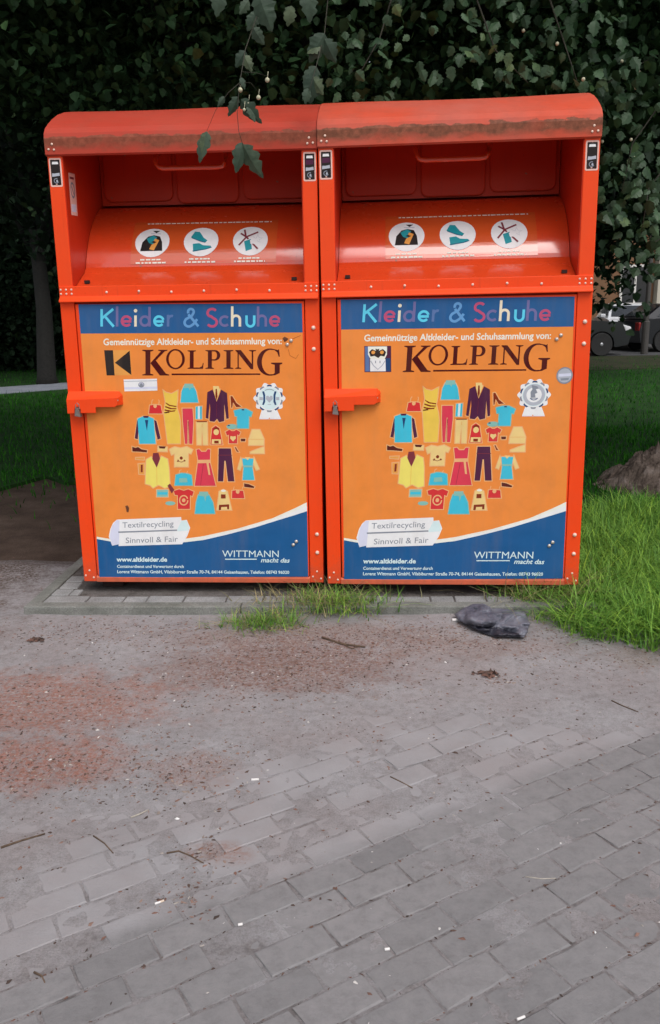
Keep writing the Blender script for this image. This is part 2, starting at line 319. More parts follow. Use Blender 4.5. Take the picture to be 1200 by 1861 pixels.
def serif_word(A):
    """the large serif word KOLPING with its underline"""
    c = 'maroon'
    def g(x0, y0, x1, y1): return lambda a, b: (x0 + (x1 - x0) * a, y0 + (y1 - y0) * b)
    def glyph(box, polys, ly=2):
        f = g(*box)
        for i, p in enumerate(polys):
            if isinstance(p, tuple): A.poly(p[0], c, ly + 0.2 * i, [p[1]], f)
            else: A.poly(p, c, ly + 0.2 * i, (), f)
    stem = lambda x0, x1: [(x0 - .11, 0), (x1 + .11, 0), (x1 + .11, .035), (x1, .07), (x1, .93), (x1 + .11, .965), (x1 + .11, 1), (x0 - .11, 1), (x0 - .11, .965), (x0, .93), (x0, .07), (x0 - .11, .035)]
    glyph((258.5, 635.5, 308, 682), [stem(.13, .31), [(.31, .52), (.70, .06), (.60, .03), (.60, 0), (.94, 0), (.94, .03), (.84, .06), (.50, .43)],
                                     [(.36, .46), (.50, .40), (.88, .93), (1.0, .965), (1.0, 1), (.66, 1), (.31, .52)]])
    circ = lambda rx, ry, n=32, dx=0: [(.5 + dx + rx * math.cos(2 * math.pi * i / n), .5 + ry * math.sin(2 * math.pi * i / n)) for i in range(n)]
    glyph((302.5, 634, 336.5, 670.8), [(circ(.5, .5), circ(.36, .43))])
    glyph((341.5, 636.5, 370.5, 670), [[(0, 0), (.52, 0), (.52, .04), (.38, .08), (.38, .93), (.74, .93), (.90, .86), (.96, .68), (1.0, .68), (.97, 1), (0, 1), (0, .96), (.14, .92), (.14, .08), (0, .04)]])
    bowl = [(.40, 0)] + [(.62 + .36 * math.cos(t), .28 + .28 * math.sin(t)) for t in [math.radians(a) for a in range(-90, 91, 15)]] + [(.40, .56)]
    bowl_in = [(.40, .07)] + [(.60 + .16 * math.cos(t), .28 + .21 * math.sin(t)) for t in [math.radians(a) for a in range(-90, 91, 15)]] + [(.40, .49)]
    glyph((374, 636, 401.5, 670), [[(0, 0), (.42, 0), (.42, .92), (.56, .96), (.56, 1), (0, 1), (0, .96), (.16, .92), (.16, .08), (0, .04)],
                                   [(.36, 0)] + bowl[1:] + [(.36, .56), (.36, .49)] + bowl_in[::-1] + [(.36, .07)]])
    glyph((407, 636, 424.5, 670), [[(.0, 0), (1, 0), (1, .04), (.72, .08), (.72, .92), (1, .96), (1, 1), (0, 1), (0, .96), (.28, .92), (.28, .08), (0, .04)]])
    glyph((428, 636, 466, 670), [[(0, 0), (.27, 0), (.79, .74), (.79, 1.02), (.74, 1.02), (.15, .18), (.02, .05)], [(.11, .12), (.17, .2), (.17, .92), (.29, .96), (.29, 1), (0, 1), (0, .96), (.11, .92)],
                                 [(.66, 0), (1, 0), (1, .04), (.86, .08), (.86, 1.02), (.79, 1.02), (.79, .08), (.66, .04)]])
    o_ = [(.5 + .5 * math.cos(math.radians(a)), .5 + .5 * math.sin(math.radians(a))) for a in range(-38, -330, -12)]
    i_ = [(.53 + .36 * math.cos(math.radians(a)), .5 + .44 * math.sin(math.radians(a))) for a in range(-322, -44, 12)]
    glyph((467.5, 633, 513.5, 682.5), [[(.87, .02), (.90, .30), (.86, .30)] + [(.80, .14), (.68, .06), (.53, .05)] + [(.53 + .34 * math.cos(math.radians(a)), .5 + .45 * math.sin(math.radians(a))) for a in range(-100, -290, -12)] +
                                       [(.64, .95), (.70, .90), (.70, .60), (.56, .56), (.56, .52), (1.0, .52), (1.0, .56), (.90, .60), (.90, .90), (.72, .98)] +
                                       [(.5 + .5 * math.cos(math.radians(a)), .5 + .5 * math.sin(math.radians(a))) for a in range(-276, -78, 12)] + [(.74, .04), (.82, .06)]])
    A.poly([(312.5, 678.6), (473.5, 678.4), (473.5, 681), (312.5, 681.5)], c, 2)

def stroke_letters(A):
    """the cheerful title in round monoline letters"""
    W = 4.6
    def st(pts, c, ly=3): A.stroke(pts, W, c, ly)
    def ring(cx, cy, rx, ry, a0, a1, c, ly=3): st(arc(cx, cy, rx, ry, a0, a1, 18), c, ly)
    base, asc, xh = 593.3, 558.5, 573.0
    def k(x, c): st([(x, base), (x, 561.5)], c); st([(x + 1, 578), (x + 21, 561.5)], c, 3.3); st([(x + 6, 575), (x + 22, 593.5)], c, 3.6)
    def l(x, c): st([(x, base), (x, asc - 2)], c)
    def e(x, c): ring(x, 583.3, 8.2, 8.3, 40, 345, c); st([(x - 8, 584), (x + 9, 584)], c, 3.3)
    def i(x, c): st([(x, base), (x, xh)], c); A.disc(x, 564.5, 3.2, 3.2, PC(c), 3)
    def d(x, c): ring(x, 583.3, 8.0, 8.3, 0, 360, c); st([(x + 8.4, base), (x + 8.4, asc - 1)], c, 3.3)
    def r(x, c): st([(x, base), (x, xh - 1)], c); st(arc(x + 7, 581, 6.5, 7, 190, 290, 8), c, 3.3)
    def h(x, c): st([(x, base), (x, asc - 2)], c); st(arc(x + 7, 580.5, 7, 7, 180, 360, 12) + [(x + 14, base)], c, 3.3)
    def u(x, c): st([(x, xh)] + arc(x + 7, 586, 7, 7, 180, 0, 12) + [(x + 14, xh)], c)
    def cc(x, c): ring(x + 1, 583.3, 8.4, 8.3, 45, 315, c)
    PC = lambda c: c
    k(185.5, 'sky letter'); l(213.5, 'violet letter'); e(230.5, 'rose letter'); i(247, 'cream letter'); d(264, 'violet letter'); e(289.5, 'sky letter'); r(306, 'slate letter')
    amp = [(361, 593), (343, 571)] + arc(347.5, 566.5, 5.2, 5.2, 150, 390, 10) + [(349, 574), (338.5, 580)] + arc(343.5, 586, 7.5, 7.2, 220, 60, 10) + [(352, 589), (359, 580)]
    st(amp[:2], 'steel letter', 3.3); st(amp[2:13] + amp[13:], 'steel letter', 3)
    st(arc(386, 568.5, 8.2, 7.2, -35, -240, 12) + [(383, 574), (389, 578.5)] + arc(386, 585.5, 8.6, 7.6, -50, 150, 12), 'rose letter')
    cc(408, 'violet letter'); h(422.5, 'cream letter'); u(448.5, 'sky letter'); h(469.5, 'violet letter'); e(500, 'rose letter')

CLOTHES = [  # outline, colour (a 4th value: no halo)
    ([(165, 245), (172, 186), (195, 182), (228, 182), (250, 186), (262, 245)], 'red'), ([(268, 75), (287, 92), (330, 102), (374, 78), (372, 150), (366, 198), (385, 260), (393, 312), (392, 463), (302, 463), (285, 330), (274, 240), (286, 160)], 'yellow'),
    ([(420, 44), (492, 50), (508, 82), (525, 165), (395, 165), (402, 85)], 'teal'), ([(408, 208), (482, 208), (488, 300), (480, 465), (458, 465), (452, 292), (445, 292), (444, 465), (428, 465), (412, 300)], 'pink red'),
    ([(505, 195), (550, 192), (550, 285), (505, 285)], 'teal'), ([(628, 70), (590, 90), (578, 278), (597, 283), (606, 168), (611, 210), (606, 300), (640, 305), (660, 283), (675, 308), (712, 300), (712, 172), (728, 285), (745, 280), (732, 96), (690, 72), (657, 160)], 'purple'),
    ([(757, 120), (770, 118), (800, 168), (836, 195), (800, 199), (776, 162), (770, 203), (764, 203)], 'brown'), ([(785, 225), (828, 214), (872, 214), (915, 235), (906, 266), (890, 260), (888, 350), (808, 350), (808, 262), (792, 262)], 'teal'),
    ([(82, 282), (124, 265), (166, 268), (200, 282), (215, 465), (95, 465)], 'teal'), ([(80, 290), (62, 425), (84, 432), (93, 330)], 'purple'), ([(203, 290), (211, 360), (228, 435), (250, 426), (220, 300)], 'purple'),
    ([(510, 308), (588, 308), (592, 472), (560, 472), (551, 350), (545, 472), (515, 472)], 'cream'), ([(624, 352), (650, 333), (677, 352), (700, 470), (612, 470)], 'red'), (arc(768, 340, 34, 13, 0, 340, 12), 'grey teal'),
    ([(722, 378), (750, 362), (766, 372), (784, 372), (800, 362), (830, 380), (820, 403), (807, 397), (806, 462), (746, 462), (746, 398), (732, 405)], 'red'), ([(832, 428), (866, 428), (864, 447), (834, 447)], 'dark brown'),
    ([(915, 362), (970, 362), (1000, 430), (1000, 475), (890, 475), (892, 430)], 'cream'), ([(902, 524), (958, 502), (1000, 488), (1003, 535), (902, 535)], 'cream'), ([(44, 486), (66, 494), (86, 488), (112, 505), (152, 512), (150, 527), (90, 522), (45, 520)], 'dark brown'),
    ([(232, 482), (298, 490), (298, 521), (230, 519)], 'cream'), ([(315, 505), (352, 488), (395, 497), (440, 486), (482, 508), (470, 537), (450, 530), (450, 631), (352, 631), (352, 535), (330, 546)], 'cream'),
    ([(510, 508), (530, 504), (546, 522), (580, 522), (592, 504), (611, 506), (608, 580), (610, 606), (650, 770), (498, 770), (520, 606), (522, 580)], 'pink red'), ([(672, 498), (760, 498), (786, 738), (740, 738), (722, 588), (713, 588), (705, 738), (667, 738)], 'purple'),
    ([(788, 490), (797, 489), (808, 510), (820, 524), (804, 522)], 'brown'), ([(842, 572), (925, 572), (918, 640), (932, 728), (845, 728), (852, 640)], 'teal'), ([(832, 564), (810, 648), (828, 656), (843, 605)], 'cream'), ([(928, 560), (966, 648), (946, 656), (922, 600)], 'cream'),
    ([(856, 752), (890, 758), (932, 776), (926, 786), (858, 778)], 'dark brown'), ([(182, 560), (146, 580), (140, 755), (176, 765), (195, 785), (236, 762), (280, 785), (318, 775), (310, 640), (300, 576), (256, 556), (222, 640)], 'lemon'),
    ([(70, 566), (130, 564), (128, 581), (70, 576)], 'tan'), ([(88, 612), (130, 608), (130, 686), (94, 684)], 'tan'), ([(362, 692), (400, 680), (440, 682), (472, 694), (480, 765), (355, 765)], 'teal'), ([(222, 800), (304, 798), (304, 850), (222, 850)], 'grey teal'),
    (arc(320, 897, 30, 9, 0, 340, 10), 'grey teal'), ([(345, 808), (385, 795), (418, 806), (450, 795), (490, 812), (480, 846), (464, 838), (462, 938), (375, 938), (375, 838), (354, 836)], 'red'),
    ([(525, 838), (600, 838), (628, 890), (642, 970), (502, 970), (510, 890)], 'teal'), ([(676, 812), (705, 797), (734, 812), (765, 945), (660, 945)], 'cream'), ([(770, 806), (795, 802), (824, 804), (850, 808), (858, 860), (768, 860)], 'red')]
DETAILS = [([(285, 163), (318, 182), (366, 190), (364, 198), (312, 190), (288, 172)], 'brown'), ([(284, 190), (330, 205), (366, 206), (362, 214), (322, 214), (284, 200)], 'brown'), ([(280, 214), (330, 224), (360, 220), (352, 230), (318, 233), (280, 224)], 'brown'),
    ([(275, 236), (306, 230), (318, 238), (280, 244)], 'dark brown'), ([(424, 28), (486, 28), (492, 60), (470, 58), (462, 76), (452, 58), (418, 62)], 'grey teal'), ([(520, 192), (536, 192), (536, 285), (520, 285)], 'pale blue'),
    ([(630, 46), (672, 46), (682, 76), (657, 156), (634, 80)], 'cream'), ([(649, 66), (659, 66), (664, 120), (657, 150), (648, 120)], 'brown'), ([(136, 292), (160, 292), (151, 372)], 'navy'), ([(122, 262), (164, 262), (160, 276), (128, 276)], 'purple'),
    ([(512, 300), (586, 300), (586, 307), (512, 307)], 'brown'), (arc(654, 380, 20, 22, 0, 340, 12), 'cream'), ([(622, 432), (690, 432), (692, 466), (620, 466)], 'cream'), ([(640, 442), (672, 442), (672, 462), (640, 462)], 'brown'), ([(632, 352), (654, 342), (674, 352), (672, 364), (634, 364)], 'brown'),
    ([(776, 448), (754, 424), (758, 408), (776, 412), (794, 408), (798, 424)], 'cream'), ([(236, 482), (288, 484), (280, 500), (242, 498)], 'dark brown'), (arc(400, 568, 11, 12, 0, 340, 12), 'brown'), (arc(376, 590, 7, 6, 0, 340, 8), 'brown'), (arc(424, 588, 7, 6, 0, 340, 8), 'brown'),
    ([(518, 582), (612, 580), (612, 604), (516, 606)], 'halo'), ([(582, 600), (598, 600), (612, 692), (598, 690)], 'halo'), ([(668, 545), (770, 545), (771, 549), (668, 549)], 'plum'), ([(848, 622), (922, 622), (922, 636), (848, 636)], 'grey teal'), ([(862, 562), (902, 562), (882, 584)], 'cream'),
    ([(196, 532), (234, 530), (246, 572), (222, 638), (190, 576)], 'plum'), ([(106, 618), (120, 616), (120, 670), (106, 672)], 'brown'), ([(384, 716), (440, 712), (446, 744), (384, 746)], 'grey teal'), ([(228, 816), (300, 816), (300, 834), (228, 834)], 'teal'),
    ([(532, 812), (594, 812), (600, 840), (582, 846), (574, 886), (566, 848), (526, 842)], 'grey teal'), ([(688, 832), (722, 832), (722, 862), (688, 862)], 'brown'), ([(672, 945), (674, 908), (748, 904), (748, 940), (734, 940), (732, 922), (690, 924), (688, 945)], 'brown'), (arc(706, 806, 18, 8, 0, 340, 10), 'ivory'),
    (arc(210, 190, 13, 15, 0, 340, 10), 'halo'), (arc(810, 812, 14, 16, 0, 340, 10), 'halo'), ([(838, 212), (858, 212), (856, 222), (840, 222)], 'navy'), (arc(745, 332, 9, 5, 0, 340, 8), 'navy')]
LINES = [([(184, 184), (188, 150), (196, 142)], 6, 'halo'), ([(236, 184), (240, 152), (234, 144)], 6, 'halo'), ([(384, 682), (388, 658), (402, 654)], 6, 'halo'), ([(440, 682), (446, 662)], 5, 'halo'), ([(778, 804), (784, 776)], 5, 'halo'), ([(840, 806), (846, 778)], 5, 'halo'),
         (arc(418, 875, 30, 34, 0, 340, 16), 9, 'halo'), (arc(400, 570, 25, 27, 20, 160, 8), 4, 'brown'), ([(657, 172), (657, 270)], 2, 'plum'), ([(452, 300), (450, 460)], 2, 'plum'), ([(892, 432), (1000, 432)], 2, 'tan'), ([(560, 612), (540, 768)], 2, 'plum'), ([(552, 320), (551, 345)], 3, 'tan'), ([(222, 640), (224, 770)], 2, 'tan')]
def clothing(A):
    for i, q in enumerate(CLOTHES):
        pts = [ZC(*p) for p in q[0]]
        A.poly(grow(pts, 1.5), 'halo' if q[1] not in ('teal', 'grey teal') else 'grey teal' if i % 2 else 'halo', 1 + (i % 3) * 0.25); A.poly(pts, q[1], 2 + (i % 3) * 0.25)
    for i, (p, c) in enumerate(DETAILS): A.poly([ZC(*q) for q in p], c, 3 + (i % 4) * 0.2)
    for i, (p, w, c) in enumerate(LINES): A.stroke([ZC(*q) for q in p], w / 4, c, 4 + (i % 3) * 0.2)
    A.disc(*ZC(418, 875), 3.2, 3.6, 'halo', 4)

def badge(A, kind):
    cx, cy = ZC(1040, 135); k = 1 / 4
    P = lambda a, b: (cx + a * k, cy + b * k)
    A.poly([P(-55, 80), P(55, 80), P(84, 148), P(6, 148), P(0, 138), P(-6, 148), P(-74, 148)], 'white', 1)
    A.stroke([P(-74, 150), P(84, 150)], .8, 'shade white', 1.3)
    sc = [P((108 + 9 * math.cos(10 * t)) * math.cos(t), (108 + 9 * math.cos(10 * t)) * math.sin(t)) for t in [2 * math.pi * i / 80 for i in range(80)]]
    A.poly(sc, 'white', 2)
    for i in range(10):
        t = math.radians(36 * i - 90); A.poly([P(99 * math.cos(t + a), 99 * math.sin(t + a)) for a in (-.15, -.07, 0, .07, .15)] + [P(87 * math.cos(t + a), 87 * math.sin(t + a)) for a in (.22, 0, -.22)], 'grey' if i % 2 else 'navy', 3)
    A.disc(cx, cy, 88 * k, 88 * k, 'pale blue', 4); A.disc(cx, cy, 88 * k, 88 * k, 'white', 5, hole=.92)
    if kind == 'L':
        for sg in (-1, 1):
            A.poly([P(sg * 52, -50), P(sg * 38, -52), P(sg * 30, -25), P(sg * 30, 25), P(sg * 40, 48), P(sg * 52, 46), P(sg * 44, 18), P(sg * 44, -20)], 'navy', 6)
            A.poly([P(sg * 48, -10), P(sg * 72, -10), P(sg * 72, 12), P(sg * 48, 12)], 'mid grey', 6)
        A.poly([P(0, 30), P(-26, 4), P(-22, -18), P(-8, -20), P(0, -8), P(8, -20), P(22, -18), P(26, 4)], 'mid grey', 6)
        A.stroke([P(*q) for q in arc(0, 0, 66, 66, 240, 300)], 1, 'grey', 6); A.stroke([P(-12, 44), P(12, 44)], 1, 'mid grey', 6)
    else:
        A.disc(cx, cy, 76 * k, 76 * k, 'mid grey', 6, hole=.7); A.disc(cx, cy, 53 * k, 53 * k, 'white', 6)
        A.poly([P(-22, -70), P(18, -60), P(30, -44), P(10, -40), P(22, -14), P(6, -8), P(10, 18), P(-22, 20), P(-26, -20), P(-14, -40)], 'grey', 7)
        A.stroke([P(*q) for q in arc(0, 8, 30, 28, 30, 150)], 1.4, 'navy', 7); A.stroke([P(-20, 24), P(20, 24)], 1.2, 'grey', 7)
# ------------------------------------------------------------------ the two clothing containers
W2 = 0.575; D = 1.12; PR = [(.462, 1.738), (.44, 1.730), (.40, 1.711), (.355, 1.682), (.31, 1.646), (.27, 1.605), (.235, 1.560), (.207, 1.515), (.187, 1.470), (.182, 1.452), (.150, 1.425), (.095, 1.398), (.03, 1.366)]
_acc = [0.0]
for a, b in zip(PR, PR[1:]): _acc.append(_acc[-1] + math.hypot(b[0] - a[0], b[1] - a[1]))
def dent(x, i, n): return -.004 * math.sin(3.1 * x + 1) * math.sin(math.pi * i / n)
def drum3d(x, s, layer):
    """point on the chute drum: x across, s along its curve from the back edge"""
    i = max(0, min(len(PR) - 2, next((j for j in range(len(PR) - 1) if s <= _acc[j + 1]), len(PR) - 2)))
    t = (s - _acc[i]) / (_acc[i + 1] - _acc[i]); dy, dz = PR[i + 1][0] - PR[i][0], PR[i + 1][1] - PR[i][1]; q = math.hypot(dy, dz)
    off = 0.0016 + LAYER * layer * 2
    d_ = dent(x, i + t, len(PR)); off += .0004
    return (x, d_ + PR[i][0] + dy * t + dz / q * off, PR[i][1] + dz * t - dy / q * off)
def s_at(z): 
    i = next(j for j in range(len(PR) - 1) if PR[j + 1][1] <= z); return _acc[i] + (_acc[i + 1] - _acc[i]) * (PR[i][1] - z) / (PR[i][1] - PR[i + 1][1])
def drum_grid(A, x0, x1, s0, s1, c, layer, n=14):
    for i in range(n):
        a, b = s0 + (s1 - s0) * i / n, s0 + (s1 - s0) * (i + 1) / n
        k = len(A.v); A.v += [drum3d(x0, a, layer), drum3d(x1, a, layer), drum3d(x1, b, layer), drum3d(x0, b, layer)]; A.f.append((k, k + 1, k + 2, k + 3)); A.mi.append(A.slot(c))
def drum_disc(A, cx, cs, r, c, layer):
    n = 14; rows = [[(cx + r * math.sqrt(max(0, 1 - t * t)) * q, cs + r * t) for q in (-1, -.5, 0, .5, 1)] for t in [math.sin(math.pi * (i / n - .5)) for i in range(n + 1)]]
    k = len(A.v); A.v += [drum3d(x, s, layer) for row in rows for x, s in row]
    for i in range(n):
        for j in range(4): A.f.append((k + i * 5 + j, k + i * 5 + j + 1, k + i * 5 + j + 6, k + i * 5 + j + 5)); A.mi.append(A.slot(c))
mt, n_, l_, b_ = new_mat('drum print film')
l_.new(mix(n_, l_, noise(n_, l_, 5), (0.70, 0.11, 0.02, 1), (0.66, 0.085, 0.02, 1)), b_.inputs['Base Color']); b_.inputs['Roughness'].default_value = 0.22
b_.inputs['Coat Weight'].default_value = 1.0; b_.inputs['Coat IOR'].default_value = 1.75; b_.inputs['Coat Roughness'].default_value = 0.12; M_FILM = mt

def make_container(side, loc, rot, label):
    root = empty('clothing_container', loc, label, 'container', 'orange clothing containers'); root.rotation_mode = 'YXZ'; root.rotation_euler = rot
    # shell: sides, back, bottom, inner chute walls
    m = MB()
    for s in (-1, 1):
        m.box(*sorted((s * W2, s * (W2 - .003))), .06, D, .0, 1.93)
        m.box(*sorted((s * .512, s * .509)), .004, .60, 1.30, 1.985)
    m.box(-W2 + .003, W2 - .003, D - .003, D, 0, 1.93); m.box(-W2 + .003, W2 - .003, .004, D - .003, .002, .010); m.box(-.509, .509, .02, .03, .012, 1.30)
    m.box(-.509, .509, .600, .606, 1.45, 2.05)
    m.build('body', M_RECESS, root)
    for s in (-1, 1):
        m = MB(); m.box(*sorted((s * .512, s * W2)), 0, .06, .0, 1.925)
        o = m.build('corner_post', M_PAINT, root, .003)
        r = MB()
        if s > 0:
            for z in (1.175, 1.083, .237, .148): r.rivet(.548, 0, z, .0095, .008)
        for dx, z in ((-.02, .03), (.018, .02), (.0, .055)): r.rivet(s * .545 + dx, 0, z, .005, .003)
        r.rivets('bolt', M_RIVET, o)
    # cross bar under the opening: flat face, shelf on top, flange turned out at the foot with chamfered ends
    m = MB(); m.prism([(-.004, 1.322), (-.022, 1.304), (-.022, 1.297), (.02, 1.297), (.03, 1.366), (-.004, 1.366)], -.572, .572, 'x')
    bar = m.build('cross_bar', M_PAINT, root, .002)
    r = MB()
    for s in (-1, 1):
        for dx in (-.024, 0, .024):
            for z in (1.351, 1.333): r.rivet(s * .541 + dx, -.004, z, .0048, .003)
    for k in range(6): r.rivet(-.36 + k * .144, -.004, 1.338 + .003 * math.sin(k * 2.1), .0058, .004)
    r.rivets('rivet', M_RIVET, bar)
    m = MB(); m.prism([(-.006, 0), (.02, 0), (.02, .030), (.0, .030), (-.006, .022)], -.512, .512, 'x'); m.build('bottom_rail', M_RAIL, root, .002)
    for sx in (-.46, .46):
        for sy in (.12, 1.0): MB().box(sx - .05, sx + .05, sy - .05, sy + .05, -.05, .002).build('foot', M_GAP, root)
    # roof: turned down lip, then the sheet bends back in three flats
    P = [(-.014, 1.905), (-.017, 1.966), (-.012, 1.988), (.008, 2.012), (.045, 2.036), (.10, 2.066), (.17, 2.098), (.26, 2.127), (.36, 2.150), (.47, 2.167), (.60, 2.174)]
    P = P + [(1.2 - a, b) for a, b in P[-2::-1]]
    Pi = [(a * .985 + .012, b - .006) for a, b in P]
    nseg = 24; m = MB(); n = len(P)
    sag = lambda x, y: -.004 * math.sin(x * 5 + (1 if side == 'R' else 3)) * math.sin(y * 2.6)
    X = [-.5765 + 1.153 * i / nseg for i in range(nseg + 1)]
    vs = [(x, y, z + sag(x, y)) for x in X for y, z in P] + [(x, y, z + sag(x, y)) for x in X for y, z in Pi]; o0 = (nseg + 1) * n; fs = []
    for i in range(nseg):
        for j in range(n - 1):
            fs.append((i * n + j, (i + 1) * n + j, (i + 1) * n + j + 1, i * n + j + 1)); fs.append((o0 + i * n + j, o0 + i * n + j + 1, o0 + (i + 1) * n + j + 1, o0 + (i + 1) * n + j))
        fs.append((i * n, o0 + i * n, o0 + (i + 1) * n, (i + 1) * n))
    for i in (0, nseg):
        fs.append(tuple([i * n + j for j in range(n)] + [o0 + i * n + j for j in range(n - 1, -1, -1)]) if False else (i * n, i * n + 1, o0 + i * n + 1, o0 + i * n))
        for j in range(1, n - 1): fs.append((i * n + j, i * n + j + 1, o0 + i * n + j + 1, o0 + i * n + j))
    m.add(vs, fs)
    for s in (-1, 1):   # gable plates close the ends
        x = s * .570; cap = [(a, b) for a, b in Pi if b > 1.9]
        m.prism([(a * .99 + .006, b - .004) for a, b in cap], x - .002, x + .002, 'x')
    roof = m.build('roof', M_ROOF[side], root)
    r = MB()
    for s in (-1, 1):
        for dx, z in ((.012, 1.925), (.035, 1.923), (.028, 1.945)): r.rivet(s * (.572 - dx), -.016, z, .005, .003)
    r.rivets('rivet', M_RIVET, roof)
    # drum and the folded flap above it
    m = MB(); Xs = [-.507 + 1.014 * i / 12 for i in range(13)]
    fine = []
    for (a, b) in zip(PR, PR[1:]): fine += [a]
    fine.append(PR[-1])
    vs = [(x, y + dent(x, i, len(PR)), z) for x in Xs for i, (y, z) in enumerate(fine)]; k = len(fine)
    m.add(vs, [(i * k + j, (i + 1) * k + j, (i + 1) * k + j + 1, i * k + j + 1) for i in range(12) for j in range(k - 1)])
    drum = m.build('chute_drum', M_DRUM, root, smooth=True)
    drum.data.polygons.foreach_set('use_smooth', [((i % (k - 1)) < 8) for i in range(12 * (k - 1))])
    for s in (-1, 1): MB().box(*sorted((s * .452, s * .474)), .046, .060, 1.378, 1.392).build('drain_slot', M_GAP, drum)
    A = Art(lambda x, s, ly: drum3d(x, s, ly)); S0, S1 = s_at(1.655), s_at(1.462)
    drum_grid(A, -.30, .37, S0, S1, M_FILM, 0)
    A.build('print_film', drum)
    sc = s_at(1.562); random.seed(3)
    def smear(x0, x1, s, h, c):
        """a line of small lettering too worn to read"""
        A = Art(lambda x, s, ly: drum3d(x, s, ly)); x = x0
        while x < x1:
            w = random.uniform(.008, .022); A.poly([(x, s - h), (min(x + w, x1), s - h), (min(x + w, x1), s + h), (x, s + h)], c, 1); x += w + random.uniform(.003, .007)
        A.build('worn_lettering', drum)
    smear(-.24, .34, S0 + .013, .003, 'ivory')
    for cx in (-.205, .022, .249): smear(cx - .05, cx + .05, sc + .092, .0034, 'ivory'); smear(cx - .07, cx + .07, sc + .107, .0034, 'ivory')
    for kind, cx in enumerate((-.205, .022, .249)):
        A = Art(lambda x, s, ly: drum3d(x, s, ly)); R = .080
        drum_disc(A, cx, sc, R, 'white', 1)
        if kind == 0:
            f = lambda a, b: (cx + (a - 885) / 122 * R, sc + (b - 1157) / 110 * R)
            A.poly([f(880, 1068), f(932, 1068), f(906, 1088)], 'black', 2); A.poly([f(805, 1225), f(815, 1160), f(850, 1115), f(890, 1103), f(935, 1115), f(955, 1160), f(962, 1225)], 'black', 2)
            A.poly([f(842, 1132), f(888, 1106), f(916, 1124), f(892, 1176), f(862, 1166)], 'deep teal', 3); A.poly([f(902, 1132), f(934, 1146), f(902, 1222), f(868, 1212)], 'tan', 4)
            A.stroke([f(868, 1092), f(940, 1094)], .003, 'mid grey', 3)
        elif kind == 1:
            f = lambda a, b: (cx + (a - 137) / 118 * R, sc + (b - 1115) / 106 * R)
            A.poly([f(65, 1085), f(88, 1042), f(122, 1045), f(152, 1090), f(180, 1112), f(168, 1126), f(130, 1115), f(78, 1094)], 'deep teal', 2)
            A.poly([f(82, 1135), f(125, 1130), f(152, 1146), f(204, 1150), f(212, 1164), f(172, 1177), f(88, 1190)], 'deep teal', 2)
            A.stroke([f(84, 1186), f(172, 1174), f(212, 1162)], .003, 'navy', 3); A.stroke([f(70, 1090), f(130, 1117), f(168, 1127)], .003, 'navy', 3)
        else:
            f = lambda a, b: (cx + (a - 462) / 118 * R, sc + (b - 1110) / 106 * R)
            A.poly([f(420, 1118), f(465, 1102), f(476, 1174), f(435, 1187)], 'deep teal', 2)
            A.stroke([f(394, 1058), f(432, 1085), f(515, 1174)], .0085, 'plum', 3); A.stroke([f(512, 1050), f(436, 1085), f(386, 1146)], .0085, 'plum', 4); A.stroke([f(418, 1030), f(430, 1082)], .008, 'plum', 5)
            A.stroke([f(478, 1085), f(500, 1098), f(512, 1070), f(520, 1092), f(545, 1095), f(524, 1108), f(530, 1128), f(508, 1116)], .0016, 'mid grey', 2)
        A.build('icon_sticker', drum)
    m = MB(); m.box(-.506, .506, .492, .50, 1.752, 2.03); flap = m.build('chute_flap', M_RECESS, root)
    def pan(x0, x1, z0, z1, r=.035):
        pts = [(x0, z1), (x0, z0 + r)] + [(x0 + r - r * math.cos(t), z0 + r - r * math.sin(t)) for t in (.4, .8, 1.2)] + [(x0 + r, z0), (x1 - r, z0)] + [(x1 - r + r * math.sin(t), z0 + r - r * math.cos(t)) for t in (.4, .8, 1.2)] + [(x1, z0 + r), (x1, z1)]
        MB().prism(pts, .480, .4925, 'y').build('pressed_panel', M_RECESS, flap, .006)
    pan(-.49, -.155, 1.768, 2.02); pan(-.135, .165, 1.755, 2.02); pan(.185, .49, 1.768, 2.02)
    m = MB(); yh = .215; path = [(-.165, .30, 1.955), (-.165, yh + .03, 1.94), (-.164, yh, 1.915), (-.160, yh - .003, 1.892), (-.148, yh - .005, 1.879), (-.125, yh - .005, 1.875), (.115, yh - .005, 1.875), (.138, yh - .005, 1.879), (.150, yh - .003, 1.892), (.154, yh, 1.915), (.155, yh + .03, 1.94), (.155, .30, 1.955)]
    m.tube(path, .0115, 12); m.box(-.185, .175, .30, .49, 1.985, 1.992); m.box(-.172, -.158, .296, .304, 1.95, 1.985); m.box(.148, .162, .296, .304, 1.95, 1.985); m.build('handle', M_DRUM, root, smooth=True)
    # door
    m = MB(); m.box(-.506, .5085, DOOR_Y, .016, .034, 1.2885); door = m.build('door', M_PAINT, root, .002)
    A = Art(door3d)
    A.poly([(143, 553), (549, 551), (560.5, 1047.5), (181.5, 1049.5)], 'orange', 0)
    wave = [(176.6, 979), (198, 983), (225, 986), (260, 988.5), (300, 988), (340, 984.5), (370, 981), (411.7, 971.4), (463.8, 958), (505.4, 945), (536.7, 935.5), (558.5, 928.5)]
    crest = [(557.9, 912.5), (536.7, 923), (495, 941.7), (432.5, 960.2), (370, 974), (330, 979.5), (290, 983), (250, 983.5), (215, 981.5), (176.3, 975)]
    A.poly(wave + [(560.5, 1047.4), (181.5, 1049.4)], 'blue', 1); A.poly(wave + crest, 'ivory', 1.5)
    A.poly(wave[6:] + [(558.2, 919), (536.7, 928), (495, 944.6), (432.5, 963.3), (370, 977.5)], 'white', 1.8)
    A.build('poster', door)
    A = Art(door3d); A.poly([(143, 553), (549, 551), (550.3, 604), (147.2, 606)], 'blue', 1)
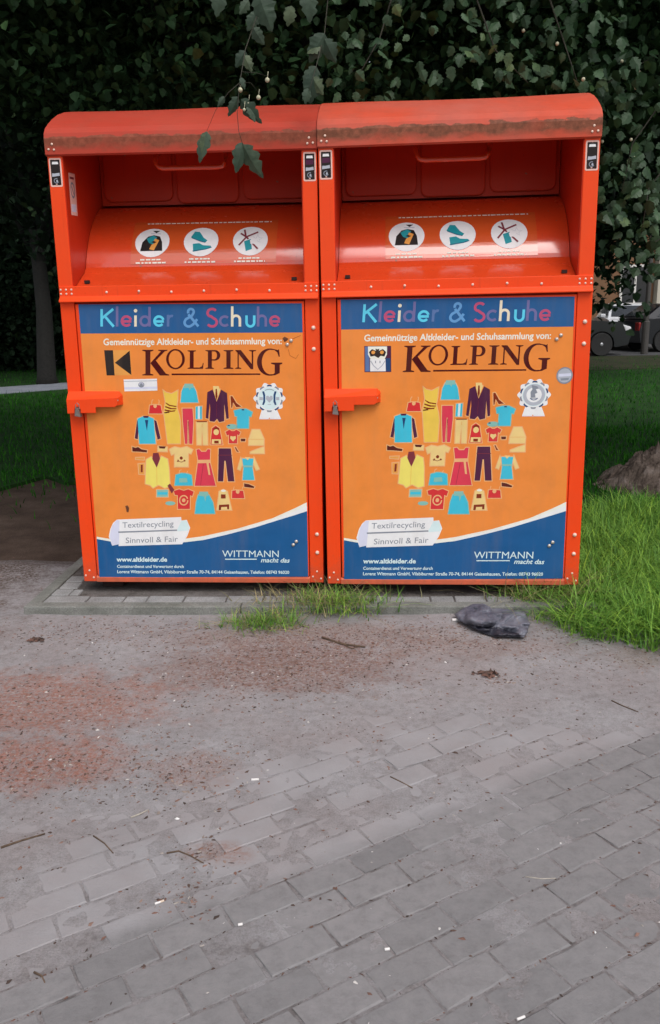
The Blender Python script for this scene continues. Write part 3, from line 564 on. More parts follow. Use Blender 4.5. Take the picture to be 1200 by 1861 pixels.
    stroke_letters(A); A.build('title_banner', door)
    A = Art(door3d); A.write('Gemeinnützige Altkleider- und Schuhsammlung von:', 188.5, 627, 512.5, 625, 12.2, 'ivory', 1, 0.022); serif_word(A); A.build('charity_lettering', door)
    A = Art(door3d)
    if side == 'L':
        A.poly([(190, 636.3), (237, 636), (240, 681.5), (194, 682)], 'tan', .6); A.poly([(190, 636.3), (206, 636.2), (209, 682), (194.5, 682)], 'black', 2); A.poly([(236.3, 637), (209.5, 659), (239.5, 681.3)], 'black', 2)
    else:
        E = lambda a, b: (190 + (a - 360) / 213 * 46 + (b - 400) / 213 * 3.4, 635.5 + (b - 400) / 213 * 46.5)
        A.poly([E(358, 400), E(574, 400), E(574, 612), E(358, 612)], 'purple', 1); A.poly([E(364, 405), E(396, 405), E(400, 606), E(364, 606)], 'slate letter', 1.3); A.poly([E(530, 500), E(568, 500), E(568, 606), E(532, 606)], 'navy', 1.3)
        A.poly([E(388, 404), E(542, 404), E(540, 470), E(520, 510), E(464, 520), E(410, 510), E(388, 470)], 'ivory', 2)
        A.poly([E(396, 450), E(420, 425), E(452, 440), E(448, 422), E(464, 428), E(480, 422), E(476, 440), E(508, 425), E(534, 450), E(520, 486), E(490, 480), E(470, 498), E(440, 480), E(408, 486)], 'black', 3)
        A.disc(*E(430, 452), 3.4, 3.2, 'tan', 3.4, n=12); A.disc(*E(500, 452), 3.4, 3.2, 'tan', 3.4, n=12)
        A.poly([E(404, 506), E(528, 506), E(530, 606), E(404, 606)], 'white', 3.8)
        for q in (448, 484): A.stroke([E(q, 520), E(q, 540)], 1.5, 'grey', 5)
        A.stroke([E(408, 520), E(432, 560), E(466, 590), E(500, 560), E(526, 520)], 1.6, 'mid grey', 5)
    A.build('emblem', door)
    A = Art(door3d); clothing(A); A.build('clothing_print', door)
    A = Art(door3d); badge(A, side); A.build('badge_print', door)
    Z3 = zoom(4.8, 150, 900); A = Art(door3d)
    A.poly([Z3(*p) for p in ((318, 210), (862, 188), (866, 218), (912, 212), (942, 282), (918, 350), (872, 425), (318, 441), (318, 426), (262, 438), (232, 360), (246, 290), (270, 240), (300, 212))], 'white', 3)
    A.poly([Z3(*p) for p in ((300, 214), (326, 216), (322, 424), (264, 434), (240, 360), (262, 262))], 'shade white', 4); A.poly([Z3(*p) for p in ((866, 220), (908, 216), (936, 282), (924, 306), (832, 312), (830, 296))], 'pale blue', 4)
    A.poly([Z3(*p) for p in ((314, 314), (828, 297), (829, 308), (316, 326))], 'grey', 5)
    a = Z3(352, 282), Z3(797, 268), Z3(380, 415), Z3(834, 402)
    A.write('Textilrecycling', *a[0], *a[1], 10.5, 'grey', 5); A.write('Sinnvoll & Fair', *a[2], *a[3], 10.5, 'grey', 5); A.build('slogan_ribbon', door)
    A = Art(door3d); w = 'pale blue'
    A.write('www.altkleider.de', 212.5, 1020, 304.3, 1020, 8.3, w, 3, 0.03); A.write('Containerdienst und Verwertung durch', 213.5, 1031.4, 334.5, 1031.6, 5.6, w, 3, 0.02)
    A.write('Lorenz Wittmann GmbH, Vilsbiburger Straße 70-74, 84144 Geisenhausen, Telefon: 08743 96020', 213.8, 1041, 526, 1042.3, 5.8, w, 3, 0.02)
    A.write('WITTMANN', 404.4, 1011.7, 507, 1012, 12.6, w, 3, 0.0); A.poly([(409.5, 1014.9), (467, 1014.9), (467, 1016.6), (409.5, 1016.6)], w, 3); A.write('macht das', 474.5, 1021.2, 527, 1021.8, 8.4, w, 3, 0.018, 0.25)
    A.build('address_lettering', door)
    r = MB()
    for u, v in ((529.5, 619), (522.5, 626), (539, 983.5), (533.5, 989.5)): x, z = sheet(u, v); r.rivet(x, DOOR_Y - .002, z, .0085, .006)
    r.rivets('rivet', M_STEEL, door)
    if side == 'L':
        M1 = zoom(4.444, 340, 540)
        def scar(pts, c, ly, w=0):
            A = Art(door3d); A.stroke(pts, w, c, ly) if w else A.poly(pts, c, ly); A.build('scratch', door)
        scar([M1(*p) for p in ((772, 332), (790, 318), (822, 336), (806, 352), (790, 362))], M_RUST, 5); scar([M1(820, 420), M1(832, 470), M1(880, 495), M1(902, 462)], 'brown', 4, .5); scar([M1(850, 338), M1(920, 308)], 'brown', 4, .5)
        scar([Z3(*p) for p in ((376, 92), (396, 86), (410, 110), (404, 146), (388, 144), (384, 118))], M_RUST, 5); scar([ZC(*p) for p in ((300, 768), (318, 754), (350, 800), (330, 824))], 'plum', 6)
        A = Art(door3d); A.poly([(225.3, 689.3), (285.8, 688), (286.8, 709.5), (227, 711)], 'white', 3); A.poly([(226.5, 703.5), (286.3, 702.3), (286.6, 706), (226.8, 707.3)], 'shade white', 4); A.poly([(225.6, 692.2), (285.9, 691), (286, 692.3), (225.7, 693.5)], 'mid grey', 4)
        A.disc(257.5, 699, 5.4, 5, 'grey', 5); A.stroke(arc(257.5, 698.4, 3.4, 3, 150, 390, 8), 1.2, 'shade white', 6); A.build('paper_label', door)
        A = Art(lambda y, z, ly: (-.509 + .0005 + LAYER * ly, y, z))
        A.poly([(.055, 1.842), (.135, 1.848), (.130, 1.672), (.050, 1.668)], 'rim pink', 1); A.disc(.092, 1.775, .026, .034, 'grey', 2, hole=.72); A.stroke([(.08, 1.79), (.104, 1.757)], .007, 'grey', 3); A.poly([(.066, 1.828), (.118, 1.831), (.118, 1.822), (.066, 1.819)], 'plum', 2); A.poly([(.062, 1.715), (.118, 1.718), (.116, 1.685), (.061, 1.683)], 'shade white', 2)
        A.build('warning_sticker', root)
    else:
        A = Art(door3d); cx, cy = 540.5, 690; A.disc(cx, cy, 14.2, 14.8, 'grey', 4); A.disc(cx, cy, 12, 12.4, 'mid grey', 5)
        A.poly([(cx - 10.5, cy - 3), (cx + 11, cy - 4), (cx + 11, cy + 1), (cx - 10.5, cy + 2)], 'shade white', 6); A.poly([(cx - 7, cy + 5), (cx + 8, cy + 4), (cx + 7, cy + 8), (cx - 6, cy + 9)], 'grey', 6); A.build('round_sticker', door)
    # black framed stickers at the top of both posts
    for s in (-1, 1):
        A = Art(lambda x, z, ly: (x, -.0005 - LAYER * ly, z)); cx = s * .5435 + .0005
        def rr(w, h, z, r=.006): return [(cx + sx * (w - r) + r * math.cos(t), z + sz * (h - r) + r * math.sin(t)) for sx, sz, a in ((1, 1, 0), (-1, 1, 90), (-1, -1, 180), (1, -1, 270)) for t in (math.radians(a), math.radians(a + 45), math.radians(a + 90))]
        A.poly(rr(.0265, .0575, 1.835), 'rim pink', 1); A.poly(rr(.0205, .051, 1.835, .003), 'black', 2)
        A.poly([(cx - .014, 1.868), (cx + .014, 1.868), (cx + .012, 1.878), (cx - .012, 1.878)], 'white', 3); A.disc(cx, 1.888, .004, .003, 'rim pink', 3, n=10)
        A.poly([(cx - .016, 1.842), (cx + .016, 1.844), (cx + .016, 1.862), (cx - .016, 1.862)], 'purple' if s * (1 if side == 'L' else -1) > 0 else 'black', 3)
        A.poly([(cx - .017, 1.818), (cx + .017, 1.822), (cx + .016, 1.834), (cx - .004, 1.831), (cx - .016, 1.832)], 'mid grey', 3); A.stroke(arc(cx, 1.802, .010, .009, 60, 330, 10), .0035, 'grey', 3); A.disc(cx + .003, 1.801, .004, .005, 'mid grey', 3.5, n=10); A.disc(cx, 1.788, .004, .002, 'rim pink', 3, n=10)
        A.build('framed_sticker', root)
    # latch: a bent steel cover over the locking bar, with the padlock hanging in its notch
    m = MB(); y0 = -.042
    front = [(-.569, .873), (-.569, .810), (-.536, .811), (-.536, .828), (-.529, .840), (-.514, .840), (-.508, .828), (-.508, .812), (-.438, .812), (-.438, .838), (-.350, .838), (-.338, .846), (-.334, .880), (-.342, .880)]
    m.prism(front, y0, y0 + .004, 'y'); lo = [(-.569, y0), (-.342, y0), (-.335, -.03), (-.333, DOOR_Y), (-.569, DOOR_Y)]
    k = [(-.569, y0, .880), (-.342, y0, .880), (-.333, -.012, .884), (-.333, -.006, .905), (-.569, -.006, .907)]
    m.add([(-.569, y0, .872), (-.342, y0, .879), (-.336, -.008, .906), (-.569, -.008, .908), (-.569, y0 + .004, .868), (-.342, y0 + .004, .874), (-.336, -.004, .902), (-.569, -.004, .904)], [(0, 1, 2, 3), (4, 7, 6, 5), (0, 4, 5, 1), (2, 6, 7, 3), (1, 5, 6, 2), (0, 3, 7, 4)])
    m.add([(-.334, y0, .880), (-.338, y0, .846), (-.322, -.005, .846), (-.322, -.005, .890), (-.336, -.008, .906), (-.342, y0, .879)], [(0, 1, 2, 3), (0, 3, 4, 5)])
    m.box(-.569, -.566, y0 + .004, -.004, .812, .868)
    latch = m.build('latch', M_PAINT, root, .0015)
    m = MB(); m.box(-.545, -.36, -.030, -.010, .846, .862); m.build('locking_bar', M_GAP, latch)
    m = MB(); m.prism([(-.533, .800), (-.506, .796), (-.514, .834), (-.522, .838), (-.528, .832)], y0 - .012, y0 + .016, 'y'); m.tube([(-.529, y0 + .002, .83), (-.529, y0 + .002, .85), (-.521, y0 + .002, .858), (-.513, y0 + .002, .85), (-.513, y0 + .002, .83)], .003, 8)
    m.build('padlock', M_LOCK, latch, .003)
    m = MB(); m.rivet(-.338, -.036, .868, .006, .006); m.build('rivet', M_STEEL, latch, smooth=True)
    return root
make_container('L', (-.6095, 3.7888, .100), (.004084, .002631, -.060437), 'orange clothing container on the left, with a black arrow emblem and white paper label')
make_container('R', (.5570, 3.6819, .105), (-.003687, -.005280, -.079844), 'orange clothing container on the right, with an eagle emblem and round grey sticker')
# ------------------------------------------------------------------ ground: soil, lawn, path, pavement, dirt
def vnoise(x, y, seed=0, octv=4, sc=1.0):
    """smooth value noise on arrays"""
    out = np.zeros_like(x); amp = 1.0; tot = 0
    for o in range(octv):
        r = np.random.default_rng(seed + o * 17); T = r.random((64, 64))
        X, Y = x * sc * 2 ** o + 13.7 * o, y * sc * 2 ** o + 7.1 * o
        xi, yi = np.floor(X).astype(int), np.floor(Y).astype(int); fx, fy = X - xi, Y - yi
        fx, fy = fx * fx * (3 - 2 * fx), fy * fy * (3 - 2 * fy)
        g = lambda a, b: T[a % 64, b % 64]
        out += amp * ((g(xi, yi) * (1 - fx) + g(xi + 1, yi) * fx) * (1 - fy) + (g(xi, yi + 1) * (1 - fx) + g(xi + 1, yi + 1) * fx) * fy); tot += amp; amp *= .5
    return out / tot
def grid(x0, x1, y0, y1, st, zf):
    xs, ys = np.arange(x0, x1 + st / 2, st), np.arange(y0, y1 + st / 2, st); X, Y = np.meshgrid(xs, ys, indexing='ij'); Z = zf(X, Y)
    V = np.stack([X, Y, Z], -1).reshape(-1, 3); nx, ny = X.shape; i = (np.arange(nx - 1)[:, None] * ny + np.arange(ny - 1)[None]).ravel()
    return V, np.stack([i, i + ny, i + ny + 1, i + 1], 1)
def soil_mat(name, a, b_, c, sc=5, bs=0.5):
    mt, n, l, b = new_mat(name)
    col = ramp(n, l, noise(n, l, sc, 8, 0.65), [(0.32, a), (0.52, b_), (0.72, c)])
    col = mix(n, l, ramp(n, l, noise(n, l, 160, 4, 0.7), [(0.35, (0.75, 0.75, 0.75, 1)), (0.65, (1.2, 1.2, 1.2, 1))]), (0, 0, 0, 1), col, 'MULTIPLY')
    k = n.new('ShaderNodeMix'); k.data_type = 'RGBA'; k.blend_type = 'MULTIPLY'; k.inputs[0].default_value = 1
    l.new(ramp(n, l, noise(n, l, 160, 4, 0.7), [(0.35, (0.7, 0.7, 0.7, 1)), (0.65, (1.15, 1.15, 1.15, 1))]), k.inputs[6])
    l.new(ramp(n, l, noise(n, l, sc, 8, 0.65), [(0.32, a), (0.52, b_), (0.72, c)]), k.inputs[7]); l.new(k.outputs[2], b.inputs['Base Color'])
    b.inputs['Roughness'].default_value = 0.9; b.inputs['Specular IOR Level'].default_value = 0.2
    bump(n, l, b, noise(n, l, 55, 10, 0.7), bs, 0.02); return mt
M_SOIL = soil_mat('dark soil', (0.050, 0.032, 0.024, 1), (0.085, 0.057, 0.043, 1), (0.125, 0.09, 0.07, 1), 4)
M_TURF = soil_mat('turf', (0.010, 0.030, 0.006, 1), (0.016, 0.055, 0.009, 1), (0.03, 0.08, 0.014, 1), 3)
M_VERGE = soil_mat('worn verge', (0.015, 0.03, 0.009, 1), (0.032, 0.034, 0.015, 1), (0.055, 0.046, 0.027, 1), 1.1)
M_PATH = soil_mat('path gravel', (0.22, 0.24, 0.28, 1), (0.26, 0.28, 0.32, 1), (0.31, 0.33, 0.37, 1), 3)
def flat(name, poly, z, mt, lo=-.4):
    o = MB().prism(poly, lo, z, 'z').build(name, mt); return tag(o, kind='structure')
V, F = grid(-80, 80, -40, 120, 4, lambda x, y: -.034 + 0 * x); tag(link('ground', fast_mesh('ground', V, F), M_SOIL), kind='structure')
edge = lambda t: .35 * math.sin(t * 1.3) + .2 * math.sin(t * 3.1 + 1)
lawn = [(1.30, 4.0), (1.02, 4.6), (.5, 5.2), (-1.5, 6.6)] + [(-1.7 - k * .25, 6.7 + .35 * math.sin(k * .9) + .22 * math.sin(k * 2.3 + 1) + .12 * math.sin(k * 5.1)) for k in range(42)] + [(-30, 8), (-30, 60), (40, 60), (40, 2.9), (6, 2.7), (2.4, 2.75), (1.62, 2.86), (1.3, 3.05), (1.12, 3.25), (1.22, 3.6)]
flat('lawn', lawn, -.004, M_TURF, -.033)
flat('path', [(-14, 9.0), (-6.1, 14.6), (-4.6, 15.9), (-1, 18.6), (3, 21.6), (3, 23.3), (-1.2, 20.4), (-5.1, 17.3), (-6.5, 16.1), (-14.4, 10.5)], .006, M_PATH, -.0035)
flat('verge', [(2.2, 18.4), (5, 18.1), (8, 18.6), (11, 18.2), (20, 18.4), (40, 18), (40, 22.4), (6, 23.4), (3.2, 21.5)], .0035, M_VERGE, -.0035)
flat('road', [(-40, 23.6), (6, 23.6), (6.1, 23.5), (45, 22.6), (45, 31), (-40, 32)], .004, mat('asphalt', (0.05, 0.05, 0.052, 1), 0.9, 0.2, 6, bmp=0.3), -.0038)

def dusty(n, l):
    """colour of the trodden dust, the same whether it lies in a heap or as a film on the stones"""
    tc = n.new('ShaderNodeTexCoord')
    base = ramp(n, l, noise(n, l, 4.2, 8, 0.65), [(0.3, (0.262, 0.246, 0.250, 1)), (0.5, (0.312, 0.300, 0.308, 1)), (0.72, (0.352, 0.342, 0.352, 1))])
    red = ramp(n, l, noise(n, l, 1.9, 6, 0.6), [(0.46, (0, 0, 0, 1)), (0.66, (0.75, 0.75, 0.75, 1))])
    base = mix(n, l, red, base, (0.305, 0.272, 0.272, 1))
    # husk-brown patches where the blossom has collected, and darker soil towards the left and the joints
    speck = ramp(n, l, noise(n, l, 75, 5, 0.75), [(0.40, (0.2, 0.2, 0.2, 1)), (0.58, (1, 1, 1, 1))])
    def patch(cx, cy, rx, ry, amt):
        mp = n.new('ShaderNodeMapping'); mp.vector_type = 'POINT'; mp.inputs['Location'].default_value = (-cx / rx, -cy / ry, 0); mp.inputs['Scale'].default_value = (1 / rx, 1 / ry, 0); l.new(tc.outputs['Object'], mp.inputs[0])
        ln = n.new('ShaderNodeVectorMath'); ln.operation = 'LENGTH'; l.new(mp.outputs[0], ln.inputs[0])
        ad = n.new('ShaderNodeMath'); ad.operation = 'MULTIPLY_ADD'; l.new(noise(n, l, 9, 6, 0.7), ad.inputs[0]); ad.inputs[1].default_value = 1.9; l.new(ln.outputs['Value'], ad.inputs[2])
        mr = n.new('ShaderNodeMapRange'); l.new(ad.outputs[0], mr.inputs[0]); mr.inputs[1].default_value = 1.98; mr.inputs[2].default_value = 1.45; mr.inputs[4].default_value = amt; mu = n.new('ShaderNodeMath'); mu.operation = 'MULTIPLY'; l.new(mr.outputs[0], mu.inputs[0]); l.new(speck, mu.inputs[1]); return mu.outputs[0]
    for cx, cy, rx, ry, am, colr in ((-.18, 3.0, .55, .28, .85, (0.21, 0.115, 0.09, 1)), (-.1, 3.3, .8, .16, .6, (0.23, 0.15, 0.125, 1)), (-1.05, 2.72, .55, .34, 1, (0.32, 0.165, 0.13, 1)), (-.9, 2.32, .34, .18, 1, (0.32, 0.155, 0.12, 1)), (-.42, 2.28, .16, .12, .6, (0.27, 0.165, 0.14, 1)), (.55, 3.15, .5, .14, .5, (0.23, 0.15, 0.125, 1)),
                                     (-.3, 1.88, .10, .06, .7, (0.27, 0.165, 0.14, 1)), (-2.0, 4.5, .75, 1.25, 1, (0.085, 0.056, 0.042, 1)), (-1.9, 3.3, .6, .6, .75, (0.17, 0.128, 0.112, 1)), (1.3, 3.05, .3, .12, .6, (0.22, 0.165, 0.125, 1))):
        base = mix(n, l, patch(cx, cy, rx, ry, am), base, colr)
    return base
# paving stones in running bond, each its own small bevelled block of one sheet
mt, n, l, b = new_mat('concrete paver')
at_ = n.new('ShaderNodeAttribute'); at_.attribute_name = 'tint'
c = ramp(n, l, at_.outputs['Fac'], [(0, (0.176, 0.170, 0.172, 1)), (0.5, (0.204, 0.197, 0.199, 1)), (1, (0.234, 0.224, 0.226, 1))])
k = n.new('ShaderNodeMix'); k.data_type = 'RGBA'; k.blend_type = 'MULTIPLY'; k.inputs[0].default_value = 1; l.new(c, k.inputs[6])
l.new(ramp(n, l, noise(n, l, 26, 9, 0.72), [(0.3, (0.78, 0.77, 0.77, 1)), (0.5, (1, 1, 1, 1)), (0.7, (1.14, 1.13, 1.12, 1))]), k.inputs[7])
tc = n.new('ShaderNodeTexCoord'); dt = n.new('ShaderNodeVectorMath'); dt.operation = 'DOT_PRODUCT'; l.new(tc.outputs['Object'], dt.inputs[0]); dt.inputs[1].default_value = (-math.sin(math.radians(30.5)), math.cos(math.radians(30.5)), 0)
wob = n.new('ShaderNodeMath'); wob.operation = 'MULTIPLY_ADD'; l.new(noise(n, l, 2.6, 7, 0.65), wob.inputs[0]); wob.inputs[1].default_value = .16; l.new(dt.outputs['Value'], wob.inputs[2])
dm = n.new('ShaderNodeMapRange'); l.new(wob.outputs[0], dm.inputs[0]); dm.inputs[1].default_value = 1.66; dm.inputs[2].default_value = 1.72; dm.inputs[3].default_value = .12; dm.inputs[4].default_value = .93
c2 = mix(n, l, dm.outputs[0], k.outputs[2], dusty(n, l)); l.new(c2, b.inputs['Base Color']); b.inputs['Roughness'].default_value = 0.85; b.inputs['Specular IOR Level'].default_value = 0.25
bump(n, l, b, noise(n, l, 130, 8, 0.75), 0.45, 0.006); M_PAVER = mt
ANG = math.radians(30.5); TX, TY = math.cos(ANG), math.sin(ANG); PL, PW = .1725, .0862
Vs, Fs, T = [], [], []; r = np.random.default_rng(11)
for row in range(-30, 62):
    for q in range(-45, 45):
        t0, c0 = .966 + (q + .5 * (row % 2)) * PL, 1.1565 + row * PW
        tx, cc = t0 + PL / 2, c0 + PW / 2; x, y = TX * tx - TY * cc, TY * tx + TX * cc
        if not (-3.6 < x < 4.2 and -3.2 < y < 3.62 - .045 * x): continue
        if x > 1.1 and y > 3.1: continue
        gap = .0058; hl, hw = PL / 2 - gap / 2, PW / 2 - gap / 2; be = .0028; a = r.normal(0, .006); ca, sa = TX - a * TY, TY + a * TX
        dz = r.normal(0, .0010); tl = r.normal(0, .005, 2); k0 = len(Vs)
        for (w, z) in ((0, -.03), (0, -be * .9), (be, 0)):
            for sx, sy in ((-1, -1), (-.33, -1), (.33, -1), (1, -1), (1, 0), (1, 1), (.33, 1), (-.33, 1), (-1, 1), (-1, 0)):
                jx, jy = r.normal(0, .0016, 2); u, v = sx * (hl - w) + jx, sy * (hw - w) + jy
                Vs.append((x + u * ca - v * sa, y + u * sa + v * ca, z + dz + tl[0] * u + tl[1] * v))
        for lv in (0, 1): Fs += [(k0 + lv * 10 + i, k0 + lv * 10 + (i + 1) % 10, k0 + lv * 10 + 10 + (i + 1) % 10, k0 + lv * 10 + 10 + i) for i in range(10)]
        k2 = k0 + 20; Fs += [(k2 + 9, k2, k2 + 1, k2 + 8), (k2 + 8, k2 + 1, k2 + 2, k2 + 7), (k2 + 7, k2 + 2, k2 + 3, k2 + 4), (k2 + 4, k2 + 5, k2 + 6, k2 + 7), (k2 + 9, k2 + 8, k2 + 8, k2 + 9)][:4]
        T += [float(np.clip(r.normal(.5, .26), 0, 1))] * 24
tag(link('pavement', fast_mesh('pavement', Vs, Fs, T), M_PAVER), kind='structure')
# dirt that fills the joints and buries the far part of the stones
def cline(X, Y): return -TY * X + TX * Y          # distance across the courses
def dirt_z(X, Y):
    n1 = vnoise(X, Y, 3, 5, 2.2); n2 = vnoise(X, Y, 9, 4, 22); n3 = vnoise(X, Y, 21, 4, 1.1)
    far = np.clip((cline(X, Y) - 1.60) / .08, 0, 1); far = far * far * (3 - 2 * far)
    deep = np.clip((Y - 2.55 + .1 * X) / .7, 0, 1)
    z = -.0040 + .0046 * n2 + far * (.0012 + .0030 * (n1 - .42)) + .0022 * np.clip((cline(X, Y) - 2.05) / .5, 0, 1) + deep * (.0055 + .010 * n3) + .005 * np.clip(n1 - .60, 0, 1) * 4
    z += .005 * np.exp(-((Y - 3.46 + .045 * X) / .16) ** 2) * (.4 + .9 * n3) * (X < 1.3)
    z += .016 * np.exp(-(((X + .12) / .42) ** 2 + ((Y - 3.0) / .24) ** 2)) * (.4 + n1)
    side = np.clip((-X - 1.35 - .25 * (n1 - .5)) / .35, 0, 1) * np.clip((Y - 2.9) / .5, 0, 1); z += .02 * side
    return z
V, F = grid(-2.6, 2.3, .85, 4.6, .0125, dirt_z)
V[:, 2] -= .05 * (np.clip((V[:, 0] - 1.9) / .4, 0, 1) + np.clip((-2.2 - V[:, 0]) / .4, 0, 1) + np.clip((V[:, 1] - 4.35) / .25, 0, 1) + np.clip((1.0 - V[:, 1]) / .15, 0, 1))
mt, n, l, b = new_mat('trodden dirt'); tc = n.new('ShaderNodeTexCoord'); base = dusty(n, l)
sp = n.new('ShaderNodeSeparateXYZ'); l.new(tc.outputs['Object'], sp.inputs[0])
jm = n.new('ShaderNodeMapRange'); l.new(sp.outputs[2], jm.inputs[0]); jm.inputs[1].default_value = -.0006; jm.inputs[2].default_value = -.0032; jm.inputs[4].default_value = .75
base = mix(n, l, jm.outputs[0], base, mix(n, l, ramp(n, l, noise(n, l, 70, 4, 0.7), [(0.4, (0, 0, 0, 1)), (0.6, (1, 1, 1, 1))]), (0.085, 0.07, 0.065, 1), (0.19, 0.165, 0.16, 1)))
grit = ramp(n, l, noise(n, l, 210, 3, 0.75), [(0.3, (0.8, 0.79, 0.78, 1)), (0.5, (1, 1, 1, 1)), (0.7, (1.12, 1.11, 1.1, 1))])
gr2 = ramp(n, l, noise(n, l, 38, 5, 0.7), [(0.35, (0.84, 0.82, 0.8, 1)), (0.5, (1, 1, 1, 1)), (0.68, (1.1, 1.09, 1.08, 1))]); grit = mix(n, l, 1.0, grit, gr2, 'MULTIPLY')
k = n.new('ShaderNodeMix'); k.data_type = 'RGBA'; k.blend_type = 'MULTIPLY'; k.inputs[0].default_value = 1; l.new(base, k.inputs[6]); l.new(grit, k.inputs[7]); l.new(k.outputs[2], b.inputs['Base Color'])
b.inputs['Roughness'].default_value = 0.95; b.inputs['Specular IOR Level'].default_value = 0.15; bump(n, l, b, noise(n, l, 190, 8, 0.8), 0.8, 0.006); M_DIRT = mt
tag(link('dirt', fast_mesh('dirt', V, F), M_DIRT, smooth=True), kind='structure')
# plinth of kerb stones and a course of paving under the containers
PA = -.0456; R2 = Matrix.Rotation(PA, 3, 'Z')
mt = soil_mat('weathered concrete', (0.16, 0.165, 0.145, 1), (0.225, 0.228, 0.208, 1), (0.29, 0.287, 0.27, 1), 7, 0.35); M_KERB = mt
M_GRIT = soil_mat('grit on the plinth', (0.09, 0.078, 0.07, 1), (0.15, 0.135, 0.125, 1), (0.20, 0.185, 0.175, 1), 9, 0.8)
M_SLAB = soil_mat('grey paving slab', (0.23, 0.23, 0.225, 1), (0.30, 0.3, 0.295, 1), (0.38, 0.376, 0.37, 1), 6, 0.3)
m = MB(); r = random.Random(4)
def pb(u0, u1, v0, v1, z0, z1, mi=0):
    k = len(m.v); m.box(u0, u1, v0, v1, z0, z1, mi); o = Vector((-1.41, 3.615, 0))
    for i in range(k, len(m.v)): m.v[i] = tuple(R2 @ Vector(m.v[i]) + o)
u = 0
for w in (1.0, .62, .98): pb(u + .002, u + w - .002, 0 + r.uniform(-.003, .003), .062, -.05, .056 + r.uniform(-.003, .002)); u += w
for k in range(3): pb(.0, .06, .066 + k * .31, .066 + k * .31 + .306, -.05, .05)
u = .064; k = 0
while u < 2.45:
    w = r.choice((.172, .172, .2, .145, .11)); pb(u + .003, u + w - .003, .067, .067 + .088, -.05, .049 + r.uniform(-.003, .003), 1); u += w
u = .064
for u0, u1, v0, v1 in ((.066, .15, .17, .255), (.155, .20, .172, .25), (.07, .16, .27, .36), (.066, .15, .375, .46)): pb(u0, u1, v0, v1, -.05, .051, 1)
pb(.062, 2.5, .0665, .158, -.05, .043, 2); pb(.062, 2.5, .158, 1.3, -.05, .046, 3)
tag(m.build('plinth', [M_KERB, M_SLAB, M_GRIT, M_GRIT], bevel=.005), kind='structure')

# heap of earth on the lawn
def earth(name, c, R_, h, seed, label):
    V, F = grid(-1, 1, -1, 1, .02, lambda x, y: 0 * x); q = np.hypot(V[:, 0], V[:, 1])
    nz = vnoise(V[:, 0] + 3, V[:, 1] + 3, seed, 5, 3.0)
    V[:, 2] = h * np.clip(1 - q ** 1.5, 0, 1) * (.45 + 1.1 * nz) + .13 * (vnoise(V[:, 0], V[:, 1], seed + 5, 4, 7) - .45) + .07 * (vnoise(V[:, 0] + 2, V[:, 1] + 2, seed + 8, 3, 19) - .5) * np.clip(1.05 - q, 0, 1) * 2 * np.clip(1.05 - q, 0, 1) * 2 - .03
    F = F[q[F].max(1) < 1.02]; V[:, 0] *= R_[0]; V[:, 1] *= R_[1]
    o = link(name, fast_mesh(name, V, F), soil_mat('heaped earth', (0.06, 0.045, 0.036, 1), (0.16, 0.125, 0.104, 1), (0.28, 0.235, 0.21, 1), 9, .7)); o.location = c; return tag(o, label, 'dirt heap')
earth('dirt_heap', (2.70, 6.3, 0), (.66, .55), .36, 5, 'heap of loose grey brown earth on the lawn right of the containers')

# ------------------------------------------------------------------ grass
def blades(pts, h, w, seed, lean=.6, segs=3):
    r = np.random.default_rng(seed); N = len(pts); a = r.random(N) * 2 * np.pi; ln = lean * (.25 + r.random(N)); bx, by = np.cos(a), np.sin(a); h = h * (.55 + .7 * r.random(N)); px, py = -by, bx
    V = np.zeros((N, (segs + 1) * 2, 3)); ww = w * (.7 + .6 * r.random(N))
    for i in range(segs + 1):
        t = i / segs; k = ln * t ** 1.8 * h; zz = h * (t - .35 * ln * t * t); wd = ww * (1 - .92 * t) * .5
        for sdx, sg in ((0, -1), (1, 1)):
            V[:, i * 2 + sdx, 0] = pts[:, 0] + bx * k + px * wd * sg; V[:, i * 2 + sdx, 1] = pts[:, 1] + by * k + py * wd * sg; V[:, i * 2 + sdx, 2] = pts[:, 2] + zz
    base = np.arange(N)[:, None] * (segs + 1) * 2; F = np.concatenate([base + np.array([i * 2, i * 2 + 1, i * 2 + 3, i * 2 + 2])[None] for i in range(segs)], 0)
    return V.reshape(-1, 3), F, np.tile(r.random(N) ** 1.1, segs)
def inside(poly, X, Y):
    ins = np.zeros(len(X), bool); n = len(poly)
    for i in range(n):
        (x0, y0), (x1, y1) = poly[i], poly[(i + 1) % n]
        c = ((y0 > Y) != (y1 > Y)); xx = (x1 - x0) * (Y - y0) / (y1 - y0 + 1e-12) + x0; ins ^= c & (X < xx)
    return ins
r = np.random.default_rng(5)
def scatter(n, x0, x1, y0, y1, poly=None, keep=None):
    X, Y = x0 + (x1 - x0) * r.random(n), y0 + (y1 - y0) * r.random(n); k = np.ones(n, bool)
    if poly is not None: k &= inside(poly, X, Y)
    if keep is not None: k &= r.random(n) < keep(X, Y)
    return np.stack([X[k], Y[k], np.full(k.sum(), -.006)], 1)
tall = [(1.20, 4.9), (1.16, 3.9), (1.10, 3.55), (.98, 3.42), (.97, 3.28), (1.14, 3.16), (1.30, 3.06), (1.6, 2.93), (2.4, 2.85), (2.6, 5.0), (2.0, 5.5)]
P = scatter(46000, .9, 2.6, 2.8, 5.6, tall, lambda X, Y: np.clip(.25 + 1.5 * (vnoise(X, Y, 4, 3, 3.5) - .3), 0.1, 1))
V, F, T = blades(P, .19, .0078, 1, 1.3); tag(link('tall_grass', fast_mesh('tall_grass', V, F, T), M_GRASS), 'tall bright green grass beside the right container', 'grass', kind='stuff')
